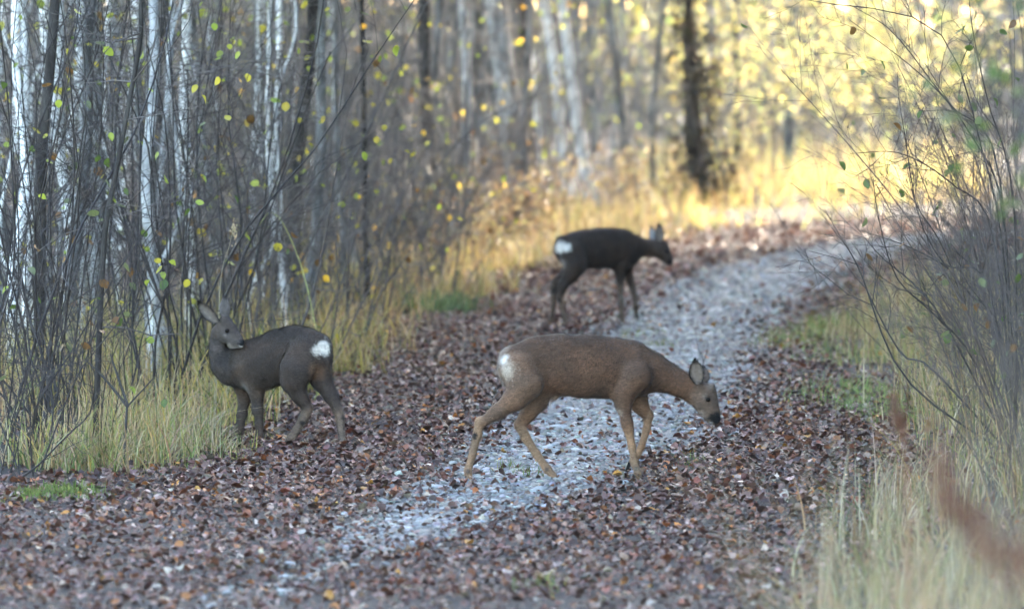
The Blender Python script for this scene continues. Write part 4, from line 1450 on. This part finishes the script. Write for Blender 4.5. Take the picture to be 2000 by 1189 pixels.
def build_deer(spec):
    x0, y0, zs = spec['zoom']
    Y0 = spec['Y']
    sp = F / Y0

    def W(zx, zy, d):
        return at(x0 + zx / zs, y0 + zy / zs, Y0 + d)
    mpp = 1.0 / (zs * sp)                      # metres per zoomed pixel
    lat = nz(spec['lateral'])
    prims = []
    for ch in spec['chains']:
        pts = np.array([W(p[0], p[1], p[2]) for p in ch['p']])
        slim = 0.86 if ch.get('k', 0.02) == 0.012 else 1.0
        rad = np.array([p[3] * mpp * slim * (0.86 if slim == 1.0 and p[3] < 60 and ch.get('fur') == 0.009 else 1.0) for p in ch['p']])
        for i in range(len(pts) - 1):
            prims.append((pts[i], pts[i + 1], rad[i], rad[i + 1], ch.get('sq', 1.0), ch.get('k', 0.02), ch['col'], ch.get('fur', 0.012)))
    ends = np.array([p[0] for p in prims] + [p[1] for p in prims])
    h = spec.get('h', 0.006)
    lo = ends.min(0) - 0.2
    hi = ends.max(0) + 0.2
    dims = np.ceil((hi - lo) / h).astype(int)
    D = np.full(dims, 0.3, np.float32)
    ax = [lo[i] + np.arange(dims[i]) * h for i in range(3)]

    def pdist(G, a, b, ra, rb, sq):
        if sq != 1.0:
            G = G + lat * ((G @ lat)[..., None] * (1 / sq - 1))
            a = a + lat * ((a @ lat) * (1 / sq - 1))
            b = b + lat * ((b @ lat) * (1 / sq - 1))
        ba = b - a
        t = np.clip(((G - a) @ ba) / (ba @ ba + 1e-9), 0, 1)
        return np.linalg.norm(G - a - t[..., None] * ba, axis=-1) - (ra + (rb - ra) * t)
    for a, b, ra, rb, sq, k, c, fl in prims:
        m = max(ra, rb) + 0.05
        i0 = np.clip(((np.minimum(a, b) - m - lo) / h).astype(int), 0, dims - 2)
        i1 = np.clip(((np.maximum(a, b) + m - lo) / h).astype(int) + 1, 1, dims)
        G = np.stack(np.meshgrid(*[ax[i][i0[i]:i1[i]] for i in range(3)], indexing='ij'), -1)
        d = pdist(G, a, b, ra, rb, sq)
        s = tuple(slice(i0[i], i1[i]) for i in range(3))
        A = D[s]
        hh = np.clip(0.5 + 0.5 * (A - d) / k, 0, 1)
        D[s] = A + (d - A) * hh - k * hh * (1 - hh)
    V, Q = surface_nets(D, lo, h)
    # drop stray pieces is not needed: every primitive overlaps its neighbour. A little smoothing:
    for it in range(2):
        acc = np.zeros_like(V)
        cn = np.zeros(len(V))
        for a, b in ((0, 1), (1, 2), (2, 3), (3, 0)):
            np.add.at(acc, Q[:, a], V[Q[:, b]])
            np.add.at(acc, Q[:, b], V[Q[:, a]])
            np.add.at(cn, Q[:, a], 1)
            np.add.at(cn, Q[:, b], 1)
        V = V * 0.5 + 0.5 * acc / cn[:, None]
    # coat colour from the limbs it belongs to
    wsum = np.zeros(len(V))
    C = np.zeros((len(V), 3))
    FL = np.zeros(len(V))
    for a, b, ra, rb, sq, k, c, fl in prims:
        d = np.maximum(pdist(V, a, b, ra, rb, sq), 0)
        w = 1 / (0.004 + d) ** 3
        C += w[:, None] * np.array(c)
        FL += w * fl
        wsum += w
    C = C / wsum[:, None] * spec.get('tone', 0.8)
    FL /= wsum
    bt = spec['body_top'] * 1.0
    # dark saddle along the back, paler belly
    zt = (V[:, 2] - W(0, spec['belly_y'], 0)[2]) / (W(0, spec['back_y'], 0)[2] - W(0, spec['belly_y'], 0)[2])
    C = C * (1 + (0.82 - 1) * smooth(0.6, 1.0, zt))[:, None]
    mott = np.sin(V[:, 0] * 17 + V[:, 2] * 9) * np.sin(V[:, 2] * 21 + V[:, 1] * 11) + 0.6 * np.sin(V[:, 0] * 39 - V[:, 2] * 27) * np.sin(V[:, 2] * 47 + V[:, 1] * 31)
    C = C * (1 + 0.13 * mott)[:, None] * (1 + np.array([0.05, 0.0, -0.05]) * mott[:, None])
    PX = np.stack([(V[:, 0] * F / V[:, 1] + 1000 - x0) * zs, (HY + (H0 - V[:, 2]) * F / V[:, 1] - y0) * zs], -1)
    jv = rng.standard_normal(len(V))
    for zx, zy, d, r, c, soft in spec['spots']:
        dd = np.hypot(PX[:, 0] - zx, PX[:, 1] - zy)
        cand = np.where(dd < max(14.0, dd.min() + 8))[0]
        if d == 'far':
            p = V[cand[np.argmax(V[cand, 1])]]
        else:
            p = V[cand[np.argmin(V[cand, 1])]]
        dist = np.linalg.norm(V - p, axis=1)
        dist = dist * (1 + 0.10 * np.sin(V[:, 0] * 90 + V[:, 2] * 130) * np.sin(V[:, 2] * 110 - V[:, 0] * 60))
        dist = dist * (1 + 0.13 * jv)
        FL = np.where((np.array(c).min() > 0.7) & (dist < r * mpp * 1.05) & (r > 40), 0.024, FL)
        w = 1 - smooth(r * mpp * (1 - soft), r * mpp * (1 + soft * 0.3), dist)
        C = C * (1 - w[:, None]) + np.array(c) * w[:, None]
    root = np.array([V[:, 0].mean(), Y0, float(hgt(V[:, 0].mean(), Y0))])
    o = empty('roe_deer', tuple(root))
    tag(o, spec['label'], 'deer', 'roe deer on the track')
    mb = MB()
    mb.add(V - root, Q, C)
    mb.obj('body', M['coat'], o)
    # fur: short tapering hairs lying along the coat
    A_, B_, C_, D_ = V[Q[:, 0]], V[Q[:, 1]], V[Q[:, 2]], V[Q[:, 3]]
    nrm = np.cross(C_ - A_, D_ - B_)
    area = np.linalg.norm(nrm, axis=1)
    nrm /= area[:, None] + 1e-12
    N = spec.get('nfur', 60000)
    fi = rng.choice(len(Q), N, p=area / area.sum())
    u, v = rng.random(N)[:, None], rng.random(N)[:, None]
    P = (A_[fi] * (1 - u) + B_[fi] * u) * (1 - v) + (D_[fi] * (1 - u) + C_[fi] * u) * v
    cf = (C[Q[fi, 0]] + C[Q[fi, 2]]) / 2
    lf = FL[Q[fi, 0]]
    tail = nz(spec['tailward'])
    flow = tail * 0.8 + np.array([0, 0, -0.75])
    n = nrm[fi]
    fl = flow - n * (n @ flow)[:, None]
    fl /= np.linalg.norm(fl, axis=1)[:, None] + 1e-6
    dirv = fl * 0.9 + n * rng.uniform(0.25, 0.6, (N, 1)) + rng.normal(0, 0.16, (N, 3))
    dirv /= np.linalg.norm(dirv, axis=1)[:, None]
    side = np.cross(dirv, n)
    side /= np.linalg.norm(side, axis=1)[:, None] + 1e-9
    L = lf * rng.uniform(0.6, 1.3, N)
    w = 0.0009
    V3 = np.stack([P - side * w, P + side * w, P + dirv * L[:, None] + n * 0.001], 1) - root
    jit = np.clip(1 + 0.32 * rng.standard_normal((N, 1)), 0.5, 1.7)
    c3 = np.repeat(np.clip(cf * jit, 0.003, 0.9), 3, 0)
    mb = MB()
    mb.add(V3.reshape(-1, 3), np.arange(N * 3).reshape(-1, 3), c3)
    tag(mb.obj('fur', M['fur'], o), kind='stuff')
    # ears
    for e in spec['ears']:
        b, t = W(*e['base']), W(*e['tip'])
        axv = t - b
        Ln = np.linalg.norm(axv)
        axv = axv / Ln
        face = nz(e['face'])
        face = nz(face - axv * (face @ axv))
        sd_ = np.cross(axv, face)
        wd = e['w'] * mpp
        nu, nv = 9, 13
        uu = np.linspace(-1, 1, nu)
        vv = np.linspace(0, 1, nv)
        prof = np.interp(vv, [0, 0.12, 0.35, 0.6, 0.82, 0.95, 1], [0.42, 0.7, 1.0, 0.95, 0.6, 0.27, 0.04])
        U, Vv = np.meshgrid(uu, vv, indexing='ij')
        ww = prof[None] * wd
        curl = e.get('curl', 0.65)
        sidev = np.sin(U * curl * 1.5) / max(math.sin(curl * 1.5), 0.3) * ww
        dep = (1 - np.cos(U * curl * 1.5)) * ww * 1.0
        bend = -0.06 * Ln * np.sin(Vv * math.pi)
        G = b + axv * (Vv * Ln)[..., None] + sd_ * sidev[..., None] + face * (dep + bend)[..., None]
        G2 = G - face * 0.0045
        mb = MB()
        i, j = np.meshgrid(np.arange(nu - 1), np.arange(nv - 1), indexing='ij')
        a = (i * nv + j).ravel()
        q = np.stack([a, a + nv, a + nv + 1, a + 1], -1)
        rimw = np.clip((np.abs(U) - 0.62) / 0.3, 0, 1)
        tipw = smooth(0.72, 0.95, Vv)
        dk = np.maximum(rimw, tipw)[..., None]
        cin = np.array(spec['ear_in']) * (1 - dk) + np.array(spec['ear_edge']) * dk
        cout = np.array(spec['ear_out']) * (1 - tipw[..., None] * 0.6) + np.array(spec['ear_edge']) * tipw[..., None] * 0.6
        mb.add(G.reshape(-1, 3) - root, q, cin.reshape(-1, 3))
        mb.add(G2.reshape(-1, 3) - root, q[:, ::-1], cout.reshape(-1, 3))
        nvt = nu * nv
        rim = [i_ * nv for i_ in range(nu)] + [(nu - 1) * nv + j_ for j_ in range(1, nv)] + [i_ * nv + nv - 1 for i_ in range(nu - 2, -1, -1)] + [j_ for j_ in range(nv - 2, 0, -1)]
        rim = np.array(rim)
        r2 = np.roll(rim, -1)
        mb.f.append(np.stack([rim, r2, r2 + nvt, rim + nvt], -1))
        # inner ear hairs
        nh = 900
        ii = rng.integers(nu * nv, size=nh)
        hp = G.reshape(-1, 3)[ii] + rng.normal(0, 0.003, (nh, 3))
        hd = axv * 0.8 + face * 0.5 + rng.normal(0, 0.35, (nh, 3))
        hd /= np.linalg.norm(hd, axis=1)[:, None]
        s3 = np.cross(hd, face)
        s3 /= np.linalg.norm(s3, axis=1)[:, None] + 1e-9
        hl = rng.uniform(0.006, 0.016, (nh, 1))
        tri = np.stack([hp - s3 * 0.0009, hp + s3 * 0.0009, hp + hd * hl], 1) - root
        mb.add(tri.reshape(-1, 3), np.arange(nh * 3).reshape(-1, 3), np.repeat(cin.reshape(-1, 3)[ii] * rng.uniform(0.7, 1.3, (nh, 1)), 3, 0))
        mb.obj('ear', M['coat'], o)
    for zx, zy, d, r in spec['eyes']:
        dd = np.hypot(PX[:, 0] - zx, PX[:, 1] - zy)
        cand = np.where(dd < 12)[0]
        p = V[cand[np.argmin(V[cand, 1])]] + np.array([0, 0.002, 0])
        mb = MB()
        mb.add(ICO2[0] * r * mpp * np.array([1.0, 0.75, 0.8]) + p - root, ICO2[1], (0.01, 0.007, 0.005))
        mb.obj('eye', M['eye'], o)
    # cloven hooves
    for zx, zy, d, ang, yaw in spec['hooves']:
        p = W(zx, zy, d)
        mb = MB()
        for s in (-1, 1):
            n = 7
            t = np.linspace(0, 1, n)
            Ls = 0.042
            T = np.stack([t * Ls, np.full(n, s * 0.008), 0.018 * (1 - t)], -1)
            ring = []
            for tt in t:
                hgtv = 0.026 * (1 - 0.72 * tt)
                wd = 0.0085 * (1 - 0.55 * tt ** 1.5)
                yy = s * (0.0085 - 0.003 * tt)
                ring.append([[tt * Ls, yy - wd, 0], [tt * Ls, yy + wd, 0], [tt * Ls, yy + wd * 0.75, hgtv], [tt * Ls, yy - wd * 0.75, hgtv]])
            Rg = np.array(ring).reshape(-1, 3)
            i, j = np.meshgrid(np.arange(n - 1), np.arange(4), indexing='ij')
            j2 = (j + 1) % 4
            q = np.stack([i * 4 + j, i * 4 + j2, (i + 1) * 4 + j2, (i + 1) * 4 + j], -1).reshape(-1, 4)
            q = np.vstack([q, [[0, 3, 2, 1]], [[(n - 1) * 4, (n - 1) * 4 + 1, (n - 1) * 4 + 2, (n - 1) * 4 + 3]]])
            Rg = Rg - np.array([0.012, 0, 0.012])
            ca, sa = math.cos(ang), math.sin(ang)
            Rm = np.array([[ca, 0, sa], [0, 1, 0], [-sa, 0, ca]])
            cy, sy = math.cos(yaw), math.sin(yaw)
            Rz = np.array([[cy, -sy, 0], [sy, cy, 0], [0, 0, 1]])
            mb.add(Rg @ Rm.T @ Rz.T + p - root, q, (0.018, 0.016, 0.016))
        mb.obj('hoof', M['hoof'], o, smooth_=False)
    return o


# --- near deer: brown, grazing, walking right
B1, B2, B3 = (0.15, 0.083, 0.052), (0.19, 0.108, 0.067), (0.29, 0.175, 0.105)
yaw = math.radians(17)
near = dict(zoom=(880, 620, 1850 / 560.0), Y=28.05, lateral=(-math.sin(yaw), math.cos(yaw), 0), tailward=(-math.cos(yaw), -math.sin(yaw), 0),
            body_top=1, back_y=120, belly_y=500, nfur=85000,
            label='brown roe deer walking right with its head down, nearest the camera',
            chains=[
                dict(sq=0.70, k=0.03, col=B1, fur=0.015, p=[(410, 300, -0.11, 88), (470, 310, -0.10, 148), (560, 305, -0.075, 178), (700, 303, -0.04, 190), (880, 311, 0.0, 198), (1020, 325, 0.04, 188), (1130, 335, 0.07, 180), (1215, 350, 0.09, 150)]),
                dict(sq=0.78, k=0.03, col=B1, fur=0.013, p=[(1180, 330, 0.09, 165), (1290, 350, 0.11, 118), (1390, 385, 0.13, 88), (1480, 425, 0.145, 76), (1570, 478, 0.16, 72)]),
                # skull, cheek, muzzle
                dict(sq=0.80, k=0.02, col=(0.16, 0.105, 0.075), fur=0.006, p=[(1580, 480, 0.16, 72), (1628, 512, 0.165, 82), (1650, 560, 0.165, 66), (1682, 630, 0.165, 45), (1704, 664, 0.165, 30)]),
                dict(sq=0.7, k=0.02, col=(0.12, 0.075, 0.052), fur=0.006, p=[(1668, 470, 0.165, 44), (1690, 540, 0.165, 30), (1708, 610, 0.165, 26), (1718, 655, 0.165, 22)]),
                dict(sq=1, k=0.015, col=(0.17, 0.12, 0.09), fur=0.005, p=[(1680, 452, 0.14, 20), (1692, 440, 0.14, 16)]),
                dict(sq=1, k=0.015, col=(0.17, 0.12, 0.09), fur=0.005, p=[(1680, 452, 0.19, 20), (1692, 440, 0.19, 16)]),
                # tail stub and rump
                dict(sq=0.7, k=0.03, col=(0.3, 0.24, 0.2), fur=0.018, p=[(375, 250, -0.12, 55), (372, 330, -0.12, 52), (380, 400, -0.12, 50)]),
                # near hind leg
                dict(k=0.028, col=B2, fur=0.009, p=[(440, 330, -0.15, 110), (480, 430, -0.165, 105), (420, 520, -0.17, 72), (300, 610, -0.175, 50), (200, 680, -0.18, 38)]),
                dict(k=0.012, col=B3, fur=0.007, p=[(188, 668, -0.18, 37), (172, 760, -0.18, 33), (140, 890, -0.18, 27), (112, 985, -0.18, 28), (122, 1050, -0.185, 25), (132, 1078, -0.19, 21)]),
                # far hind leg
                dict(k=0.028, col=B2, fur=0.009, p=[(470, 330, -0.05, 110), (560, 450, -0.035, 95), (560, 540, -0.03, 62), (500, 620, -0.03, 52), (447, 690, -0.03, 42)]),
                dict(k=0.012, col=B3, fur=0.007, p=[(445, 690, -0.03, 40), (485, 770, -0.035, 33), (555, 880, -0.04, 28), (625, 975, -0.05, 29), (662, 1020, -0.055, 25), (682, 1045, -0.06, 20)]),
                # near foreleg
                dict(k=0.025, col=B1, fur=0.009, p=[(1180, 380, 0.02, 120), (1120, 470, 0.015, 82), (1115, 560, 0.01, 54), (1140, 680, 0.01, 37), (1150, 725, 0.01, 36)]),
                dict(k=0.012, col=B3, fur=0.006, p=[(1150, 725, 0.01, 35), (1170, 830, 0.01, 27), (1188, 940, 0.01, 28), (1208, 1000, 0.0, 25), (1222, 1035, 0.0, 21)]),
                # far foreleg, lifted
                dict(k=0.025, col=B2, fur=0.009, p=[(1190, 400, 0.14, 110), (1195, 500, 0.15, 70), (1230, 575, 0.155, 50), (1275, 632, 0.16, 38)]),
                dict(k=0.012, col=B3, fur=0.006, p=[(1277, 632, 0.16, 38), (1265, 720, 0.16, 28), (1232, 830, 0.16, 26), (1203, 890, 0.16, 27), (1168, 925, 0.16, 22)]),
                # penis sheath tuft
                dict(k=0.02, col=(0.28, 0.2, 0.15), fur=0.02, sq=0.6, p=[(650, 485, -0.05, 32), (675, 510, -0.05, 22)]),
            ],
            spots=[(345, 340, -0.17, 75, (0.42, 0.34, 0.27), 0.9), (337, 265, -0.16, 42, (0.72, 0.66, 0.6), 0.8), 
                   (1680, 690, 0.15, 20, (0.4, 0.37, 0.35), 0.6), (1724, 662, 0.14, 44, (0.012, 0.011, 0.012), 0.3), (1695, 660, 0.13, 28, (0.015, 0.013, 0.012), 0.4), (148, 768, -0.2, 26, (0.02, 0.016, 0.014), 0.5), (1655, 500, 0.1, 24, (0.17, 0.13, 0.1), 0.9), (1675, 530, 0.12, 24, (0.025, 0.018, 0.015), 0.8), (1620, 440, 0.13, 50, (0.09, 0.055, 0.035), 0.8),
                   (110, 990, -0.2, 20, (0.1, 0.07, 0.055), 0.6), (620, 990, -0.05, 18, (0.1, 0.07, 0.055), 0.6), (1080, 620, -0.02, 34, (0.26, 0.2, 0.155), 0.9), (1195, 965, 0.0, 20, (0.1, 0.08, 0.06), 0.7), (1610, 640, 0.16, 36, (0.24, 0.19, 0.16), 0.9)],
            ears=[dict(base=(1600, 425, 0.12), tip=(1578, 272, 0.1), face=(-0.25, -0.95, 0.1), w=50, curl=0.7), dict(base=(1632, 425, 0.2), tip=(1632, 320, 0.24), face=(0.3, 0.9, 0.1), w=38, curl=0.7)],
            ear_in=(0.2, 0.155, 0.125), ear_edge=(0.015, 0.012, 0.011), ear_out=(0.08, 0.055, 0.042),
            eyes=[(1675, 532, 'skin', 18)],
            hooves=[(140, 1088, -0.19, 0.1, 0.2), (696, 1052, -0.06, 0.15, 0.2), (1230, 1045, 0.0, 0.2, 0.2), (1152, 950, 0.16, 1.9, 0.2)])

# --- left deer: grey-brown, looking back over its shoulder
G1, G2, G3 = (0.074, 0.052, 0.042), (0.105, 0.074, 0.057), (0.2, 0.138, 0.1)
ya = math.radians(33)
left = dict(zoom=(360, 560, 1259 / 360.0), Y=30.65, lateral=(math.sin(ya), math.cos(ya), 0), tailward=(math.cos(ya), -math.sin(ya), 0),
            body_top=1, back_y=290, belly_y=690, nfur=70000,
            label='grey-brown roe deer at the left verge looking back over its shoulder',
            chains=[
                dict(sq=0.74, k=0.03, col=G1, fur=0.014, p=[(900, 440, -0.21, 95), (850, 440, -0.18, 150), (760, 445, -0.12, 172), (650, 478, -0.04, 178), (540, 520, 0.04, 172), (440, 535, 0.11, 160), (370, 545, 0.15, 130)]),
                # neck
                dict(sq=0.9, k=0.025, col=(0.078, 0.062, 0.056), fur=0.012, p=[(380, 530, 0.15, 132), (312, 560, 0.16, 105), (262, 520, 0.155, 86), (232, 450, 0.14, 60), (230, 370, 0.12, 52), (235, 320, 0.11, 52)]),
                # head
                dict(sq=0.95, k=0.012, col=(0.115, 0.09, 0.077), fur=0.004, p=[(230, 310, 0.11, 54), (260, 300, 0.10, 74), (292, 325, 0.075, 68), (340, 366, 0.03, 46), (382, 388, -0.01, 29)]),
                dict(sq=0.95, k=0.014, col=(0.08, 0.06, 0.05), fur=0.004, p=[(282, 246, 0.09, 48), (328, 290, 0.05, 34), (366, 345, 0.015, 26), (394, 376, -0.01, 20)]),
                dict(sq=1, k=0.01, col=(0.4, 0.34, 0.3), fur=0.003, p=[(320, 400, 0.05, 24), (388, 404, -0.005, 15)]),
                dict(sq=1, k=0.01, col=(0.16, 0.12, 0.1), fur=0.004, p=[(258, 222, 0.07, 18), (258, 206, 0.07, 13)]),
                dict(sq=1, k=0.01, col=(0.16, 0.12, 0.1), fur=0.004, p=[(296, 222, 0.11, 18), (297, 204, 0.11, 13)]),
                # rump and tail
                dict(sq=0.8, k=0.03, col=G1, fur=0.016, p=[(935, 400, -0.22, 70), (940, 480, -0.215, 62), (925, 570, -0.2, 58)]),
                # left hind leg (viewer side)
                dict(k=0.03, col=G1, fur=0.009, p=[(830, 440, -0.22, 125), (770, 560, -0.235, 112), (745, 640, -0.235, 82), (785, 740, -0.225, 58), (838, 820, -0.215, 44)]),
                dict(k=0.012, col=G3, fur=0.007, p=[(843, 830, -0.215, 42), (815, 895, -0.2, 38), (765, 975, -0.185, 31), (725, 1035, -0.18, 29), (700, 1068, -0.175, 24)]),
                # right hind leg
                dict(k=0.03, col=G1, fur=0.009, p=[(925, 450, -0.18, 80), (915, 560, -0.17, 80), (940, 640, -0.18, 66), (1000, 740, -0.2, 52), (1048, 840, -0.22, 42)]),
                dict(k=0.012, col=G3, fur=0.007, p=[(1050, 845, -0.22, 42), (1066, 900, -0.23, 33), (1072, 990, -0.24, 28), (1080, 1060, -0.25, 29), (1080, 1092, -0.255, 23)]),
                # left foreleg
                dict(k=0.025, col=G2, fur=0.009, p=[(450, 540, 0.08, 120), (480, 640, 0.06, 82), (492, 730, 0.06, 52), (502, 840, 0.06, 38), (512, 940, 0.06, 28), (515, 1020, 0.06, 26), (508, 1050, 0.06, 20)]),
                # right foreleg
                dict(k=0.025, col=G2, fur=0.009, p=[(400, 580, 0.17, 110), (412, 680, 0.19, 70), (410, 760, 0.2, 46), (395, 870, 0.2, 36), (375, 960, 0.2, 28), (362, 1020, 0.2, 25), (355, 1040, 0.2, 20)]),
            ],
            spots=[(905, 590, -0.27, 80, (0.115, 0.062, 0.036), 0.9), (885, 560, -0.3, 45, (0.15, 0.09, 0.055), 0.9), (962, 412, -0.33, 56, (0.72, 0.65, 0.58), 0.45), (914, 432, -0.33, 42, (0.6, 0.53, 0.46), 0.55), (965, 408, -0.3, 9, (0.3, 0.22, 0.2), 0.6),
                   (375, 412, 0.1, 18, (0.7, 0.67, 0.65), 0.5), (402, 382, 0.07, 26, (0.012, 0.011, 0.012), 0.35), (372, 390, 0.07, 22, (0.012, 0.011, 0.012), 0.5), (352, 396, 0.09, 14, (0.02, 0.018, 0.018), 0.6), (266, 322, 0.09, 18, (0.15, 0.125, 0.11), 0.8), (284, 297, 0.1, 26, (0.02, 0.016, 0.014), 0.7),
                   (205, 420, 0.1, 50, (0.115, 0.095, 0.088), 0.9), (805, 945, -0.24, 26, (0.03, 0.025, 0.022), 0.6), (300, 412, 0.12, 30, (0.3, 0.25, 0.22), 0.9), (1090, 885, -0.24, 22, (0.05, 0.04, 0.035), 0.6), (235, 235, 0.13, 40, (0.07, 0.055, 0.045), 0.8), (400, 700, 0.15, 50, (0.2, 0.17, 0.15), 0.9)],
            ears=[dict(base=(228, 236, 0.08), tip=(96, 98, 0.04), face=(-0.3, -0.8, -0.45), w=52, curl=0.8), dict(base=(274, 205, 0.14), tip=(273, 74, 0.16), face=(0.35, 0.9, 0.1), w=44, curl=0.7)],
            ear_in=(0.25, 0.215, 0.195), ear_edge=(0.015, 0.012, 0.011), ear_out=(0.085, 0.07, 0.062),
            eyes=[(284, 297, 'skin', 19)],
            hooves=[(695, 1075, -0.175, 0.1, 2.6), (1078, 1097, -0.255, 0.1, 2.6), (505, 1052, 0.06, 0.1, 2.6), (352, 1042, 0.2, 0.1, 2.6)])

# --- far deer: dark, walking right
K1, K2, K3 = (0.066, 0.046, 0.037), (0.085, 0.06, 0.048), (0.17, 0.12, 0.09)
yf = math.radians(28)
far = dict(zoom=(1040, 420, 1486 / 300.0), Y=42.4, lateral=(-math.sin(yf), math.cos(yf), 0), tailward=(-math.cos(yf), -math.sin(yf), 0),
           body_top=1, back_y=140, belly_y=510, nfur=45000, h=0.007,
           label='dark roe deer with white rump walking right across the track, furthest away',
           chains=[
               dict(sq=0.72, k=0.03, col=K1, fur=0.014, p=[(310, 320, -0.19, 100), (390, 330, -0.16, 158), (500, 332, -0.1, 182), (640, 322, -0.03, 188), (760, 320, 0.03, 186), (860, 325, 0.09, 182), (920, 350, 0.13, 150)]),
               dict(sq=0.8, k=0.03, col=K1, fur=0.012, p=[(890, 320, 0.11, 165), (980, 310, 0.15, 110), (1060, 315, 0.18, 84), (1140, 320, 0.21, 78)]),
               dict(sq=0.85, k=0.02, col=K2, fur=0.006, p=[(1150, 318, 0.21, 76), (1220, 330, 0.23, 84), (1265, 370, 0.24, 66), (1305, 430, 0.245, 42), (1325, 458, 0.25, 30)]),
               dict(sq=0.8, k=0.02, col=K2, fur=0.006, p=[(1265, 285, 0.235, 45), (1300, 350, 0.24, 32), (1325, 420, 0.245, 26), (1338, 458, 0.25, 20)]),
               dict(sq=0.75, k=0.03, col=K1, fur=0.016, p=[(290, 270, -0.21, 70), (290, 340, -0.21, 66), (310, 420, -0.2, 55)]),
               # hind leg, far side (left in the picture)
               dict(k=0.03, col=K1, fur=0.009, p=[(390, 360, -0.1, 110), (420, 470, -0.09, 90), (340, 560, -0.09, 62), (240, 640, -0.1, 48), (208, 690, -0.1, 42)]),
               dict(k=0.012, col=K3, fur=0.006, p=[(206, 690, -0.1, 40), (205, 780, -0.1, 32), (200, 900, -0.1, 27), (182, 980, -0.1, 30), (165, 1040, -0.1, 25), (158, 1066, -0.1, 20)]),
               # hind leg, near side
               dict(k=0.03, col=K1, fur=0.009, p=[(380, 360, -0.22, 120), (420, 480, -0.235, 105), (370, 580, -0.24, 70), (295, 680, -0.25, 52), (265, 780, -0.26, 42)]),
               dict(k=0.012, col=K3, fur=0.006, p=[(264, 785, -0.26, 40), (280, 880, -0.265, 32), (315, 990, -0.27, 29), (335, 1050, -0.27, 27), (352, 1088, -0.275, 22)]),
               # near foreleg
               dict(k=0.025, col=K1, fur=0.009, p=[(870, 380, 0.06, 110), (850, 480, 0.05, 78), (848, 570, 0.05, 50), (852, 700, 0.05, 36)]),
               dict(k=0.012, col=K3, fur=0.006, p=[(852, 690, 0.05, 40), (858, 850, 0.05, 31), (862, 960, 0.05, 31), (875, 1030, 0.05, 25)]),
               # far foreleg
               dict(k=0.025, col=K2, fur=0.009, p=[(900, 400, 0.18, 105), (900, 500, 0.19, 65), (930, 590, 0.2, 48), (972, 710, 0.2, 36)]),
               dict(k=0.012, col=K3, fur=0.006, p=[(970, 700, 0.2, 40), (990, 800, 0.2, 30), (1000, 890, 0.2, 31), (1008, 950, 0.2, 23)]),
           ],
           spots=[(262, 300, -0.33, 66, (0.74, 0.68, 0.62), 0.4), (318, 305, -0.33, 50, (0.74, 0.68, 0.62), 0.4), (285, 470, -0.22, 60, (0.3, 0.27, 0.26), 0.9), (1340, 462, 0.22, 30, (0.012, 0.011, 0.012), 0.4),
                  (195, 740, -0.13, 30, (0.02, 0.018, 0.018), 0.6), (248, 830, -0.29, 28, (0.02, 0.018, 0.018), 0.6), (1312, 345, 0.2, 22, (0.02, 0.018, 0.018), 0.6), (870, 800, 0.03, 30, (0.14, 0.12, 0.1), 0.9), (995, 895, 0.17, 24, (0.03, 0.025, 0.022), 0.6)],
           ears=[dict(base=(1230, 250, 0.2), tip=(1221, 88, 0.18), face=(0.35, -0.85, 0.1), w=46, curl=0.7), dict(base=(1165, 262, 0.27), tip=(1150, 118, 0.31), face=(0.4, 0.8, 0.1), w=38, curl=0.7)],
           ear_in=(0.3, 0.25, 0.22), ear_edge=(0.02, 0.017, 0.016), ear_out=(0.2, 0.2, 0.21),
           eyes=[(1303, 345, 'skin', 16)],
           hooves=[(150, 1074, -0.1, 0.1, 0.45), (358, 1096, -0.275, 0.1, 0.45), (880, 1040, 0.05, 0.1, 0.45), (1008, 965, 0.2, 1.0, 0.45)])
for spec in (near, left, far):
    build_deer(spec)
print('litter', NL, 'tris', sum(len(m.polygons) * 2 for m in bpy.data.meshes))
